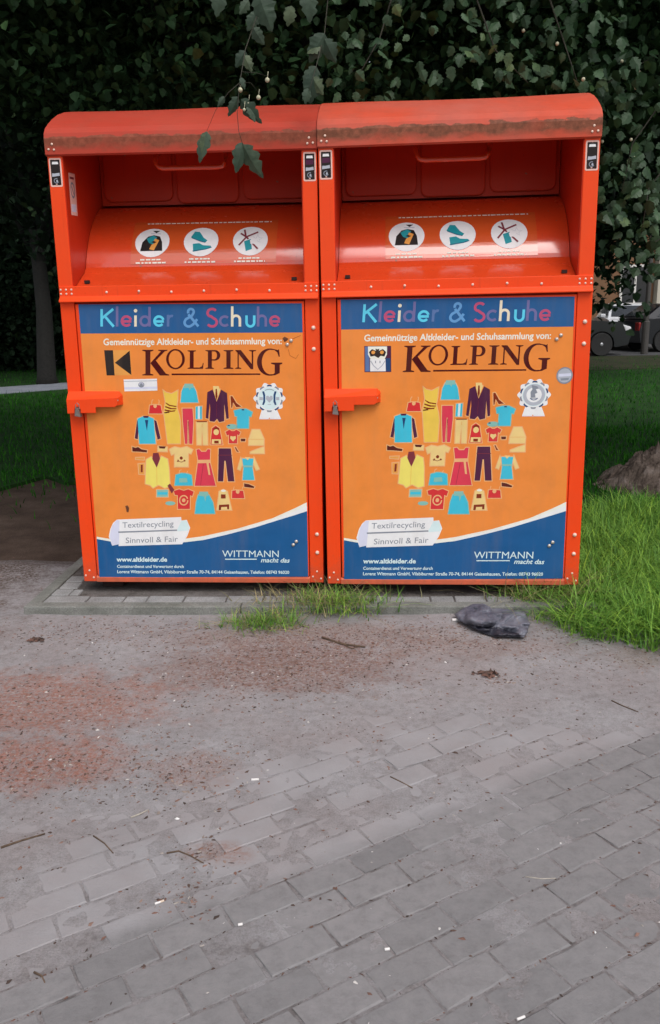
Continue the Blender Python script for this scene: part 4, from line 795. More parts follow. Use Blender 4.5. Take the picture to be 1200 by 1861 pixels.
P = np.concatenate([scatter(26000, 1.0, 5.5, 4.6, 9.5, lawn, lambda X, Y: .25 + .75 * vnoise(X, Y, 4, 3, 1.5)), scatter(26000, 2.5, 13, 9.5, 23, lawn, lambda X, Y: np.clip((21.0 - Y + .8 * np.sin(X * 1.7)) / 4, 0.08, 1)), scatter(16000, -7.5, -1.7, 6.4, 14.5, lawn), scatter(2600, -5, -1.5, 5.2, 7.4, None, lambda X, Y: np.clip((Y - 5.2) / 2, 0, 1) ** 2), scatter(8000, -14, -3, 14.5, 24, lawn)])
mask = ~inside([(-14, 9.0), (-6.1, 14.6), (3, 21.6), (3, 23.3), (-6.5, 16.1), (-14.4, 10.5)], P[:, 0], P[:, 1]); P = P[mask]
V, F, T = blades(P, .075, .011, 2, .8, 2); tag(link('lawn_grass', fast_mesh('lawn_grass', V, F, T), M_LAWN), 'short dark green lawn grass behind the containers', 'grass', kind='stuff')
def tuft(u, v, n, rad, h, label, mats=M_GRASS, seed=1, z=0.0, stems=0):
    c = on_ground(u, v, z); rr = np.random.default_rng(seed); q = rr.normal(0, rad, (n, 2)); pts = np.stack([q[:, 0] * 1.3, q[:, 1] * .7, np.zeros(n)], 1)
    V, F, T = blades(pts, h, .0055, seed, 1.25); root = empty('grass_tuft', (c.x, c.y, z - .004), label, 'grass tuft', 'grass tufts at the plinth')
    link('blades', fast_mesh('blades', V, F, T), mats, root)
    if stems:
        q = rr.normal(0, rad, (stems, 2)); pts = np.stack([q[:, 0] * 1.4, q[:, 1] * .7, np.zeros(stems)], 1); V, F, T = blades(pts, h * 1.25, .0042, seed + 9, 1.7)
        link('dry_blades', fast_mesh('dry_blades', V, F, T), M_STRAW, root)
tuft(478, 1142, 380, .065, .09, 'small green grass tuft at the kerb below the left container', M_GRASS, 3, 0, 150)
tuft(612, 1104, 420, .085, .11, 'green grass tuft on the plinth below the gap between the containers', M_GRASS, 4, .035, 190)
tuft(530, 1098, 110, .08, .085, 'thin straw coloured grass tuft on the plinth under the left container', M_STRAW, 6, .035, 60)
tuft(985, 1096, 260, .07, .17, 'yellowish grass tuft at the right end of the plinth', M_GRASS, 5, .02, 200)
tuft(1025, 1130, 260, .07, .10, 'dense green grass tuft spilling on the dirt right of the rag', M_GRASS, 8, 0, 60)

# ------------------------------------------------------------------ litter on the ground
def surf(X, Y):
    z = dirt_z(X, Y); stone = (Y < 3.5) & (X < 1.2); return np.where(stone, np.maximum(z, -.0005), z)
def flakes(P, size, seed, flatness=.35, tints=None):
    rr = np.random.default_rng(seed); N = len(P); s = size * (.4 + 1.0 * rr.random(N) ** 2.2); a = rr.random(N) * 6.283; el = .3 + .6 * rr.random(N)
    tmpl = np.array([(-1, 0, 0), (-.2, -.6, .1), (.9, -.2, 0), (.5, .6, .15), (-.4, .5, .05), (0, 0, 1)]); F0 = np.array([(0, 1, 5), (1, 2, 5), (2, 3, 5), (3, 4, 5), (4, 0, 5)])
    V = np.zeros((N, 6, 3)); t = tmpl[None] * np.stack([s, s * el, s * flatness * (.4 + rr.random(N))], 1)[:, None]; t += rr.normal(0, .15, t.shape) * s[:, None, None] * np.array([1, 1, .4])
    V[..., 0] = t[..., 0] * np.cos(a)[:, None] - t[..., 1] * np.sin(a)[:, None] + P[:, None, 0]; V[..., 1] = t[..., 0] * np.sin(a)[:, None] + t[..., 1] * np.cos(a)[:, None] + P[:, None, 1]; V[..., 2] = t[..., 2] + P[:, None, 2]
    return V.reshape(-1, 3), (np.arange(N)[:, None, None] * 6 + F0[None]).reshape(-1, 3), np.repeat(rr.random(N) if tints is None else tints, 5)
mt, n, l, b = new_mat('husks and leaf bits'); at_ = n.new('ShaderNodeAttribute'); at_.attribute_name = 'tint'
l.new(ramp(n, l, at_.outputs['Fac'], [(0, (0.045, 0.03, 0.024, 1)), (.22, (0.10, 0.06, 0.046, 1)), (.5, (0.19, 0.095, 0.072, 1)), (.82, (0.26, 0.17, 0.135, 1)), (.93, (0.24, 0.2, 0.17, 1)), (1, (0.42, 0.38, 0.34, 1))]), b.inputs['Base Color']); b.inputs['Roughness'].default_value = .85; M_HUSK = mt
X, Y = [], []
def blob(n, cx, cy, rx, ry): X.append(r.normal(cx, rx, n)); Y.append(r.normal(cy, ry, n))
for q in ((3200, -.15, 3.0, .26, .15), (2000, -.05, 3.32, .5, .09), (1500, .5, 3.22, .4, .1), (1300, -1.0, 2.75, .3, .2), (1100, -.85, 2.3, .22, .1), (420, -.42, 2.27, .11, .09), (120, -.3, 1.88, .06, .05), (300, 1.1, 3.0, .3, .12), (900, -1.0, 3.4, .3, .10), (160, .25, 2.45, .25, .08), (500, -1.9, 4.2, .5, .5), (90, .62, 2.85, .05, .03), (90, -.38, 1.7, .05, .035)): blob(*q)
X.append(r.uniform(-1.6, 1.9, 1500)); Y.append(1.05 + 2.45 * r.random(1500) ** .7)
X0, Y0 = X, Y; X, Y = [], []
# bits that collect along the joints of the courses
nj = 2600; row = r.integers(-4, 14, nj); tt = r.uniform(-.6, 2.6, nj); cc = 1.1565 + row * PW + r.normal(0, .0035, nj); X.append(TX * tt - TY * cc); Y.append(TY * tt + TX * cc)
X, Y = np.concatenate(X), np.concatenate(Y); JX, JY = X, Y; X, Y = np.concatenate(X0), np.concatenate(Y0); k = (Y > .9) & (Y < 4.5) & (X > -2.4) & (X < 2.0) & ~((Y > 3.58 - .045 * X) & (X > -1.42) & (X < 1.2)); X, Y = X[k], Y[k]
P = np.stack([X, Y, surf(X, Y)], 1); V, F, T = flakes(P, .0070, 8, .3); k = (JY > .9) & (JY < 3.2) & (JX > -1.8) & (JX < 1.8); Q = np.stack([JX[k], JY[k], surf(JX[k], JY[k]) - .0006], 1); V2, F2, T2 = flakes(Q, .0050, 9, .45); V, F, T = np.concatenate([V, V2]), np.concatenate([F, F2 + len(V)]), np.concatenate([T, T2 * .42]); tag(link('leaf_litter', fast_mesh('leaf_litter', V, F, T), M_HUSK), 'brown husks and leaf bits scattered on the paving', 'leaf litter', kind='stuff')
N = 190; X = np.concatenate([r.uniform(-1.4, 1.5, N), r.uniform(-1.7, -.2, 40)]); Y = np.concatenate([1.1 + 2.3 * r.random(N) ** .9, r.uniform(2.2, 3.3, 40)]); P = np.stack([X, Y, surf(X, Y) + .001], 1)
V, F, T = flakes(P, .0058, 12, .55, r.random(len(P))); mt, n, l, b = new_mat('pale pebble'); at_ = n.new('ShaderNodeAttribute'); at_.attribute_name = 'tint'
l.new(ramp(n, l, at_.outputs['Fac'], [(0, (0.36, 0.32, 0.29, 1)), (.6, (0.58, 0.54, 0.51, 1)), (1, (0.74, 0.72, 0.7, 1))]), b.inputs['Base Color']); b.inputs['Roughness'].default_value = .7
tag(link('pale_chippings', fast_mesh('pale_chippings', V, F, T), mt), 'tiny pale stone chips and petals strewn on the paving', 'chippings', kind='stuff')
def gp(u, v, dz=0.0): 
    p = on_ground(u, v); p.z = float(surf(np.array([p.x]), np.array([p.y]))[0]) + dz; return p
def twig(pts, rad, label, mt=M_TWIG):
    P = [gp(u, v, rad * .8) for u, v in pts]; c = P[0].copy(); m = MB(); m.tube([p - c for p in P], [rad * (1 - .5 * i / len(P)) for i in range(len(P))], 7); o = m.build('twig', mt, smooth=True); o.location = c
    tag(o, label, 'twig', 'twigs on the ground')
M_TW2 = mat('pale stripped twig', (0.4, 0.36, 0.31, 1), .7, .15, 60)
twig([(2, 1544), (40, 1531), (82, 1518)], .0032, 'straight dark twig at the left edge of the photo')
twig([(170, 1521), (190, 1534), (206, 1552)], .0022, 'short dark twig lying just right of the long twig at the left edge')
twig([(303, 1552), (325, 1548), (346, 1556), (370, 1570)], .0024, 'bent dark twig on the paving in the lower left')
twig([(238, 1487), (256, 1480), (270, 1473)], .0028, 'short pale stripped twig on the left paving', M_TW2)
twig([(586, 1166), (620, 1178), (664, 1184)], .0052, 'thick brown twig on the husks below the right container')
twig([(616, 1174), (640, 1187), (656, 1181)], .003, 'thin brown twig crossing under the thick twig')
twig([(710, 1413), (730, 1423), (750, 1433)], .0024, 'thin dark twig on the paving right of the middle')
twig([(955, 1594), (985, 1598), (1010, 1597)], .0016, 'fine pale stalk on the paving in the lower right', M_TW2)
twig([(1112, 1276), (1130, 1284), (1160, 1296)], .0024, 'thin twig on the dirt below the tall grass at the right')
twig([(62, 1768), (76, 1775), (82, 1788)], .0024, 'curled dark twig near the bottom left corner')
M_FILT = mat('cigarette paper', (0.75, 0.72, 0.7, 1), .8, .05, 60); M_CORK = mat('cigarette tip', (0.62, 0.5, 0.4, 1), .8, .1, 60)
def butt(u, v, ang, ln, rad, label, m1=M_FILT):
    p = gp(u, v, rad); root = empty('cigarette_butt', p, label, 'cigarette butt', 'cigarette butts'); root.rotation_euler = (0, 0, math.radians(ang))
    MB().lathe([(rad, -ln / 2), (rad, ln * .1)], (0, 0, 0), 'x', 12).build('paper', M_FILT, root, smooth=False); MB().lathe([(rad * 1.03, ln * .1), (rad * 1.03, ln / 2)], (0, 0, 0), 'x', 12).build('tip', m1, root)
butt(831, 1137, 4, .044, .0065, 'white cigarette butt beside the dark rag', M_FILT); butt(464, 1419, 3, .022, .0034, 'white cigarette butt on the paving left of the middle')
butt(290, 1642, 30, .022, .0025, 'flattened pale cigarette butt in the lower left', M_CORK); butt(437, 1682, 12, .010, .003, 'short white cigarette stub at the lower middle', M_FILT)
butt(704, 1727, 6, .011, .003, 'stubby white cigarette end on the lower paving right of the middle', M_FILT); butt(947, 1852, 22, .018, .0026, 'cigarette butt at the bottom edge of the photo', M_FILT)
# lump of dark mulch
def clod(u, v, s, label, seed):
    p = gp(u, v, 0); rr = np.random.default_rng(seed); q = np.stack([rr.normal(0, s, 60), rr.normal(0, s * .6, 60), np.abs(rr.normal(0, s * .25, 60))], 1); V, F, T = flakes(q, s * .8, seed, .6, rr.random(60) * .5)
    o = link('leaf_clump', fast_mesh('leaf_clump', V, F, T), M_HUSK); o.location = p; tag(o, label, 'leaf clump', 'clumps of rotten leaves')
clod(886, 1231, .020, 'dark clump of rotten leaves on the dirt below the rag', 3); clod(66, 1169, .014, 'small dark clump of leaves on the dirt left of the plinth', 4)

# ------------------------------------------------------------------ rag
def rag():
    g = lambda a, b: (600 + a / 2, 1018 + b / 2)     # laid out on the photograph's ground, then lifted into folds
    outline = [(446, 214), (462, 204), (478, 190), (505, 174), (548, 172), (580, 188), (640, 194), (688, 200), (712, 226), (716, 250), (698, 292), (640, 292), (590, 290), (548, 276), (512, 262), (480, 244), (462, 236)]
    lump = [(484, 236), (490, 206), (506, 182), (548, 178), (574, 200), (604, 216), (602, 238), (560, 250), (520, 250)]; front = [(446, 214), (486, 240), (530, 252), (604, 258), (660, 274), (698, 292), (590, 292), (512, 264)]
    st = 2.0; aa, bb = np.arange(442, 722, st), np.arange(168, 298, st); A_, B_ = np.meshgrid(aa, bb, indexing='ij'); a, b_ = A_.ravel(), B_.ravel()
    def soft(poly, r_=7):
        acc = np.zeros(len(a))
        for dx in np.linspace(-r_, r_, 5):
            for dy in np.linspace(-r_, r_, 5): acc += inside(poly, a + dx, b_ + dy)
        return acc / 25
    io, il, if_ = soft(outline, 6), soft(lump, 6), soft(front, 5)
    rg = lambda x, y, sd, sc: 1 - np.abs(2 * vnoise(x, y, sd, 2, sc) - 1)
    Z = .003 + .72 * io * (.020 + .024 * rg(a / 100 + b_ / 300, b_ / 45 - a / 160, 8, 1.5) ** 2 + .010 * rg(a / 60, b_ / 30 + a / 90, 5, 1.3) ** 2) + (.022 * il) * (.6 + .6 * rg(a / 60 + 3, b_ / 40, 12, 1.6)) - .012 * if_
    P = np.array([on_ground(*g(x, y)) for x, y in zip(a, b_)]); base = np.array(gp(895, 1140)); V = np.stack([P[:, 0] - base[0], (P[:, 1] - base[1]) - 2.3 * Z, Z + surf(P[:, 0], P[:, 1] - 2.3 * Z) - base[2] - .002], 1)
    M_ = len(bb); i = (np.arange(len(aa) - 1)[:, None] * M_ + np.arange(M_ - 1)[None]).ravel(); F = np.stack([i, i + M_, i + M_ + 1, i + 1], 1); ok = inside(outline, a, b_); F = F[ok[F].all(1)]
    mt, n, l, b = new_mat('dark cloth'); c = ramp(n, l, noise(n, l, 14, 6, .6), [(.36, (0.06, 0.062, 0.082, 1)), (.5, (0.115, 0.118, 0.15, 1)), (.66, (0.18, 0.184, 0.22, 1))]); l.new(c, b.inputs['Base Color']); b.inputs['Roughness'].default_value = .5; bump(n, l, b, noise(n, l, 70, 5), .5, .005)
    m2 = mat('dark lining', (0.024, 0.024, 0.036, 1), .5, .3, 30)
    o = link('rag', fast_mesh('rag', V, F), [mt, m2], smooth=True); o.location = base; o.data.polygons.foreach_set('material_index', ((if_[F].mean(1) > .5) & (il[F].mean(1) < .4)).astype(np.int32)); so = o.modifiers.new('thickness', 'SOLIDIFY'); so.thickness = .003; so.offset = -1
    tag(o, 'crumpled dark grey rag lying against the plinth', 'rag')
rag()
# ------------------------------------------------------------------ trees
TMPL = np.array([(0, 0, 0), (-.40, .30, .07), (-.30, .72, .03), (0, 1.02, -.10), (.30, .72, .03), (.40, .30, .07)]); TF = np.array([(0, 3, 2, 1), (0, 5, 4, 3)])
def leaves(P, size, seed, droop=.5, facing=None):
    rr = np.random.default_rng(seed); N = len(P); s = size * (.6 + .7 * rr.random(N))
    az = rr.random(N) * 6.283; pt = -droop + rr.normal(0, .5, N); d = np.stack([np.cos(az) * np.cos(pt), np.sin(az) * np.cos(pt), np.sin(pt)], 1)
    up = np.stack([rr.normal(0, .45, N), rr.normal(0, .45, N), np.ones(N)], 1); sx = np.cross(d, up); sx /= np.linalg.norm(sx, axis=1)[:, None] + 1e-9; nz = np.cross(sx, d)
    V = P[:, None] + s[:, None, None] * (TMPL[None, :, 0:1] * sx[:, None] + TMPL[None, :, 1:2] * d[:, None] + TMPL[None, :, 2:3] * nz[:, None])
    return V.reshape(-1, 3), (np.arange(N)[:, None, None] * 6 + TF[None]).reshape(-1, 4), np.repeat(np.clip(rr.normal(.42, .24, N), 0, 1), 2)
def crown_pts(c, R_, n, per, sig, seed, shell=.55):
    rr = np.random.default_rng(seed); k = n // per; q = rr.normal(0, 1, (k, 3)); q /= np.linalg.norm(q, axis=1)[:, None]; rad = (shell + (1 - shell) * rr.random(k)); rad[rr.random(k) < .25] *= .6
    lump = 1 + .22 * np.sin(3.1 * q[:, 0] * 2 + seed) * np.cos(2.7 * q[:, 1] * 2) + .15 * np.sin(5 * q[:, 2] + seed)
    C = np.array(c) + q * (rad * lump)[:, None] * np.array(R_); P = np.repeat(C, per, 0) + rr.normal(0, 1, (k * per, 3)) * sig * np.array([1, 1, .75]); return P
def tree(name, base, trunk_r, trunk_h, c, R_, n, size, label, group, seed, mt=M_LEAF, per=42, sig=.26, cut=None, limbs=7, extra=None):
    root = empty(name, base, label, 'tree', group); b0 = Vector(base); rr = random.Random(seed); cc = Vector(c) - b0
    m = MB(); top = Vector((cc.x * .35, cc.y * .35, trunk_h)); mid = Vector((rr.uniform(-.1, .1), rr.uniform(-.1, .1), trunk_h * .5))
    m.tube([Vector((0, 0, -.1)), Vector((0, 0, .15)), mid, top, cc + Vector((0, 0, R_[2] * .3))], [trunk_r * 1.5, trunk_r * 1.1, trunk_r * .9, trunk_r * .75, trunk_r * .25], 12)
    for i in range(limbs):
        a = 6.283 * i / limbs + rr.uniform(-.3, .3); e = cc + Vector((math.cos(a) * R_[0] * .75, math.sin(a) * R_[1] * .75, R_[2] * rr.uniform(-.45, .5))); s = top * rr.uniform(.75, 1.0)
        m.tube([s, (s + e) / 2 + Vector((0, 0, .25)), e], [trunk_r * .4, trunk_r * .25, trunk_r * .06], 7)
    m.build('trunk', M_BARK, root, smooth=True)
    P = crown_pts(cc, R_, n, per, sig, seed)
    if cut is not None: P = P[cut(P + np.array(base))]
    if extra is not None: P = np.concatenate([P, extra - np.array(base)])
    P = P[P[:, 2] + base[2] > .12]
    V, F, T = leaves(P, size, seed + 1); link('crown', fast_mesh('crown', V, F, T), mt, root, True); return root
def sightline(P):
    """height of the line of sight over the containers' roofs"""
    return P[:, 2]
_r = np.random.default_rng(77); _k = 520; _c = np.stack([_r.uniform(-2.7, 2.3, _k), _r.uniform(4.75, 6.4, _k), _r.uniform(2.15, 4.3, _k)], 1)
_c = _c[_c[:, 2] > 1.347 + (562 - 215) / 1520 * _c[:, 1] - .1]; low = np.repeat(_c, 64, 0) + _r.normal(0, .15, (len(_c) * 64, 3))
main = tree('linden_tree', (.25, 6.1, 0), .17, 2.3, (.1, 6.3, 4.9), (4.2, 2.7, 3.0), 110000, .06, 'large linden tree standing behind the two containers', 'lindens around the containers', 21, cut=lambda P: ~((P[:, 1] < 5.3) & (P[:, 2] < 2.32) & (P[:, 0] < 1.35)), extra=low)
tree('linden_tree', (4.6, 7.6, 0), .15, 2.2, (3.55, 6.5, 3.75), (1.9, 1.9, 2.15), 38000, .066, 'linden tree with low hanging pale leaves at the right edge', 'lindens around the containers', 33, M_LEAF)
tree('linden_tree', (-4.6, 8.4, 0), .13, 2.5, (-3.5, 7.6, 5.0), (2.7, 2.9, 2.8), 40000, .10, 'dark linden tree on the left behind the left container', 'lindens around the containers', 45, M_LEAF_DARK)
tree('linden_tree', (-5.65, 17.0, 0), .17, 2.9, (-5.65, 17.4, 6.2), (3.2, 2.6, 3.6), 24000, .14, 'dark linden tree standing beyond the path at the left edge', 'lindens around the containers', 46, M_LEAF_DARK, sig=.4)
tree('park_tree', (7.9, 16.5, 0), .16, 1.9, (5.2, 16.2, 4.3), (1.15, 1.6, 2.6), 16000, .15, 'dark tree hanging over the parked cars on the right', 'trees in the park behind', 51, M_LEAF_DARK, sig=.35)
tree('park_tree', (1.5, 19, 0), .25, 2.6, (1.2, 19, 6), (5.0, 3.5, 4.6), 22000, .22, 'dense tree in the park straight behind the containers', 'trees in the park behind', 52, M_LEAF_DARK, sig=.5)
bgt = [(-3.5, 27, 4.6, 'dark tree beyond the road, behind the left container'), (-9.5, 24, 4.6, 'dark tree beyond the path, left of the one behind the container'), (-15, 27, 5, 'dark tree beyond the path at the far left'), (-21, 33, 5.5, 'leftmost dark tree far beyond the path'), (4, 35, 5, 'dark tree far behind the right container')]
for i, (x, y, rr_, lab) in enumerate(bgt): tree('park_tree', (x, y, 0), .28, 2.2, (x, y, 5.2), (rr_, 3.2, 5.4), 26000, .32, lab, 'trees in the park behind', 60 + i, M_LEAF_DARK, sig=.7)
def shrub(x, y, rx, ry, h, n, size, lab, seed):
    root = empty('shrub', (x, y, 0), lab, 'shrub', 'shrubs along the park'); rr = random.Random(seed); m = MB()
    for i in range(5): m.tube([(0, 0, -.05), (rr.uniform(-.3, .3) * rx, rr.uniform(-.3, .3) * ry, h * .5), (rr.uniform(-.7, .7) * rx, rr.uniform(-.6, .6) * ry, h * .85)], [.05, .03, .01], 6)
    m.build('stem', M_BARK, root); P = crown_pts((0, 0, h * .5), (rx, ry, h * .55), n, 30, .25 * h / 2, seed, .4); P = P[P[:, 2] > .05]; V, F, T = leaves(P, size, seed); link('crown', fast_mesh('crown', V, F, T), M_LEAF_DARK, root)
for i, (x, y, rx, h, lab) in enumerate([(-7.5, 21.5, 2.2, 2.2, 'dark shrub beyond the path at the left edge of the photo'), (-11.5, 22, 2.4, 2.6, 'dark shrub beyond the path, outside the left edge'), (-4.2, 22.8, 1.9, 2.3, 'dark shrub beyond the path next to the left container'), (-1, 23, 2, 2.4, 'shrub hidden behind the left container'), (-15.5, 21, 2.6, 2.6, 'leftmost dark shrub beyond the path')]): shrub(x, y, rx, 1.2, h, 6000, .16, lab, 80 + i)

# branches of the big linden that hang down in front of the containers
def lobed(m, p, d, nrm, s, mi=0, curl=.3, seed=0, wide=1.0):
    """one toothed, lobed leaf blade from its stalk at p towards d"""
    rr = random.Random(seed); d = d.normalized(); sx = d.cross(nrm).normalized(); nn = sx.cross(d)
    prof = [(0, .0), (.07, .22), (.16, .36), (.24, .30), (.34, .44), (.44, .40), (.52, .30), (.60, .36), (.70, .28), (.80, .15), (.90, .12), (1.0, .0)]
    prof = [(t, w * wide) for t, w in prof]; k = len(m.v); mids, ls, rs = [], [], []
    for t, w in prof:
        b = p + d * (s * t * (1 - .1 * curl * t)) - nn * (s * curl * t * t * .5); jl, jr = rr.uniform(.85, 1.15), rr.uniform(.85, 1.15)
        mids.append(b); ls.append(b - sx * s * w * jl - nn * s * w * .28); rs.append(b + sx * s * w * jr - nn * s * w * .28)
    n = len(prof); vs = mids + ls + rs; fs = []
    for i in range(n - 1): fs += [(i, i + 1, n + i + 1, n + i), (i, 2 * n + i, 2 * n + i + 1, i + 1)]
    m.add(vs, fs, mi)
inv = Vector(main.location)
def sprig(path, leaf_list, fruit_list=(), rad=.0026, label=None):
    P = [at(u, v, y) - inv for u, v, y in path]; m = MB(); m.tube(P, [rad * (1 - .6 * i / max(1, len(P) - 1)) for i in range(len(P))], 7)
    br = m.build('branch', M_STEM, main, smooth=True)
    if leaf_list:
        tints = []; m = MB()
        for i, (u, v, y, u2, v2, s, tx, ty) in enumerate(leaf_list):
            p = at(u, v, y) - inv; q = at(u2, v2, y - .02) - inv; lobed(m, p, q - p, Vector((tx, -1, ty)).normalized(), (q - p).length * s * .88, 0, .6, i * 7 + int(u), .62 if y < 3.5 else .8); tints += [random.Random(i * 3 + int(v)).uniform(.15, .95)] * 22
        o = m.build('foliage', M_LEAF_HANG, br); a = o.data.attributes.new('tint', 'FLOAT', 'FACE'); a.data.foreach_set('value', tints[:len(o.data.polygons)])
    if fruit_list:
        m = MB()
        for u, v, y, r_ in fruit_list:
            c = at(u, v, y) - inv; m.lathe([(r_ * .1, -r_), (r_ * .7, -r_ * .7), (r_, 0), (r_ * .7, r_ * .7), (r_ * .1, r_)], c, 'z', 10); m.tube([c, c + Vector((.004, .004, .03))], .0009, 5)
        m.build('fruit_cluster', M_FRUIT, br, smooth=True)
Y1 = 3.45
sprig([(484, -60, 4.1), (470, 20, 3.8), (446, 90, 3.55), (436, 150, Y1), (431, 200, Y1), (434, 238, Y1), (441, 262, Y1)], [(440, 258, Y1, 433, 322, 1, .5, .2), (442, 262, Y1, 474, 336, 1, -.6, .1), (438, 180, Y1, 478, 240, .9, -.9, .3), (432, 175, Y1, 416, 222, .9, .8, .2), (452, 190, Y1, 470, 226, .9, .2, .6),
       (468, 20, 3.8, 444, 62, .9, .3, .4), (460, 50, 3.7, 486, 92, .8, -.4, .3), (446, 92, 3.55, 424, 128, .9, .5, .5), (444, 100, 3.55, 462, 140, .8, -.3, .5), (438, 140, Y1, 452, 172, .7, .2, .6)], [(437, 163, Y1, .009), (444, 199, Y1 - .01, .006), (470, 177, Y1, .009), (486, 145, Y1, .009), (452, 187, Y1, .006)], rad=.0022)
sprig([(436, 150, Y1), (415, 168, Y1), (392, 200, Y1), (376, 238, Y1)], [(376, 238, Y1, 352, 296, 1.05, -.2, .7), (374, 240, Y1, 372, 288, .9, .9, .2), (372, 242, Y1, 388, 276, .7, .1, .1), (408, 175, Y1, 390, 205, .7, .7, .3)], rad=.0014)
sprig([(436, 150, Y1), (456, 150, Y1), (470, 168, Y1)], [], rad=.001)
sprig([(440, 130, Y1), (466, 132, Y1), (486, 138, Y1)], [], rad=.001)
sprig([(500, -60, 4.0), (486, -10, 3.7), (478, 10, 3.6)], [(470, -12, 3.6, 492, 56, 1.1, -.3, .4), (400, -20, 3.65, 396, 34, 1.0, .4, .3), (452, 0, 3.7, 432, 30, .9, .7, .6), (560, -20, 3.6, 572, 44, 1, .5, .3), (530, 10, 3.7, 520, 60, .8, .2, .5)])
sprig([(600, -40, 4.2), (590, 60, 3.9), (575, 120, 3.65), (562, 165, 3.6)], [(590, 60, 3.8, 560, 118, 1, .4, .4), (590, 70, 3.8, 612, 124, .9, -.5, .3), (575, 120, 3.65, 545, 168, .9, .3, .5), (570, 130, 3.65, 566, 194, 1, .2, .3), (568, 140, 3.65, 590, 180, .9, -.6, .4), (560, 160, 3.6, 556, 206, .7, .4, .2), (583, 85, 3.8, 545, 92, .8, .1, .7)])
# low branches of the right hand linden with their pale leaves
def bough(path, n, spread, size, seed, root, fruits=0):
    inv_ = Vector(root.location); rr = random.Random(seed); P = [at(u, v, y) for u, v, y in path]; m = MB(); m.tube([p - inv_ for p in P], [.007 * (1 - .8 * i / (len(P) - 1)) for i in range(len(P))], 7); br = m.build('branch', M_STEM, root, smooth=True)
    m, tints, fm = MB(), [], MB()
    for i in range(n):
        t = rr.random() ** .8 * (len(P) - 1); k = min(int(t), len(P) - 2); c = P[k].lerp(P[k + 1], t - k) + Vector((rr.gauss(0, spread), rr.gauss(0, spread * .8), rr.gauss(0, spread) - spread * .3))
        d = Vector((rr.gauss(0, .6), rr.gauss(-.15, .4), rr.uniform(-1.1, -.3))); lobed(m, c - inv_, d, Vector((rr.gauss(0, .5), -.8, rr.gauss(.5, .4))).normalized(), size * rr.uniform(.65, 1.25), 0, rr.uniform(.1, .6), seed * 100 + i); tints += [min(1, max(0, rr.gauss(.45, .25)))] * 22
    for i in range(fruits):
        c = P[rr.randrange(len(P))] + Vector((rr.gauss(0, spread), rr.gauss(0, spread), rr.gauss(0, spread))) - inv_; fm.lathe([(.001, -.009), (.007, -.006), (.009, 0), (.007, .006), (.001, .009)], c, 'z', 8)
    o = m.build('foliage', M_LEAF_NEAR, br); a = o.data.attributes.new('tint', 'FLOAT', 'FACE'); a.data.foreach_set('value', tints[:len(o.data.polygons)])
    if fruits: fm.build('fruit_cluster', M_FRUIT, br, smooth=True)
right_tree = bpy.data.objects['linden_tree.001']
bough([(1290, 40, 5.6), (1210, 90, 5.2), (1140, 130, 4.9), (1105, 150, 4.75)], 90, .12, .066, 1, right_tree, 7)
bough([(1290, 150, 5.4), (1200, 190, 5.0), (1150, 260, 4.8), (1130, 350, 4.7)], 95, .10, .066, 2, right_tree, 3)
bough([(1330, 240, 5.2), (1230, 280, 4.9), (1180, 340, 4.7), (1165, 430, 4.6)], 95, .11, .066, 3, right_tree)
bough([(1330, 380, 5.6), (1240, 410, 5.3), (1190, 440, 5.1), (1170, 470, 5.0)], 50, .09, .06, 4, right_tree)
bough([(900, -120, 5.0), (860, -20, 4.7), (900, 90, 4.45), (960, 150, 4.35)], 90, .15, .062, 5, main, 2)
bough([(760, -140, 5.1), (720, -30, 4.8), (690, 70, 4.5), (650, 140, 4.35)], 70, .16, .062, 6, main)
bough([(1010, -100, 5.0), (1000, 0, 4.7), (1030, 90, 4.5), (1050, 150, 4.4)], 80, .14, .062, 7, main, 3)

# ------------------------------------------------------------------ street at the back: houses, lamp post, parked cars
M_OCHRE = mat('ochre render', (0.20, 0.105, 0.055, 1), .9, .1, 1.5, bmp=.15); M_CREAM = mat('cream render', (0.52, 0.48, 0.40, 1), .9, .06, 1.5); M_TILE = mat('roof tile', (0.14, 0.06, 0.04, 1), .85, .2, 4, bmp=.4, bscale=12)
M_FRAME = mat('white window frame', (0.7, 0.68, 0.64, 1), .5, .05); M_GLASS = mat('window glass', (0.02, 0.023, 0.028, 1), .08, .2, 2, spec=.6)
def house(x0, x1, y, h, mt, cols, label):
    root = empty('house', ((x0 + x1) / 2, y, 0), label, 'house', 'houses across the street'); w = (x1 - x0) / 2
    m = MB(); m.box(-w, w, 0, 9, -.1, h); m.build('wall', mt, root); m = MB(); m.prism([(-.5, h + .001), (-.5, h + .16), (4.5, h + 3.6), (9.5, h + .16), (9.5, h + .001)], -w - .3, w + .3, 'x'); m.build('roof', M_TILE, root)
    m = MB(); m.box(-w - .02, w + .02, -.06, -.001, -.1, .7); m.build('base_course', M_KERB, root)
    for cx in cols:
        for z in np.arange(1.35, h - 1.4, 2.9):
            m = MB(); t = .1; z1 = z + 1.55
            m.box(cx - .6, cx - .6 + t, -.05, .02, z, z1); m.box(cx + .6 - t, cx + .6, -.05, .02, z, z1); m.box(cx - .5, cx + .5, -.05, .02, z, z + t); m.box(cx - .5, cx + .5, -.05, .02, z1 - t, z1); m.box(cx - .04, cx + .04, -.045, .02, z + t, z1 - t); m.box(cx - .7, cx + .7, -.14, -.002, z - .09, z - .004)
            f = m.build('window', M_FRAME, root); m = MB(); m.box(cx - .499, cx + .499, -.02, -.005, z + .101, z1 - .101); m.build('pane', M_GLASS, f)
house(4.2, 12.86, 34, 7.5, M_OCHRE, (-3.4, -1.4, .6, 3.6), 'ochre house with white framed windows across the street')
house(12.88, 24, 33.6, 8.2, M_CREAM, (-3.9, -1.4, 1.2, 3.6), 'pale cream house at the right edge across the street')
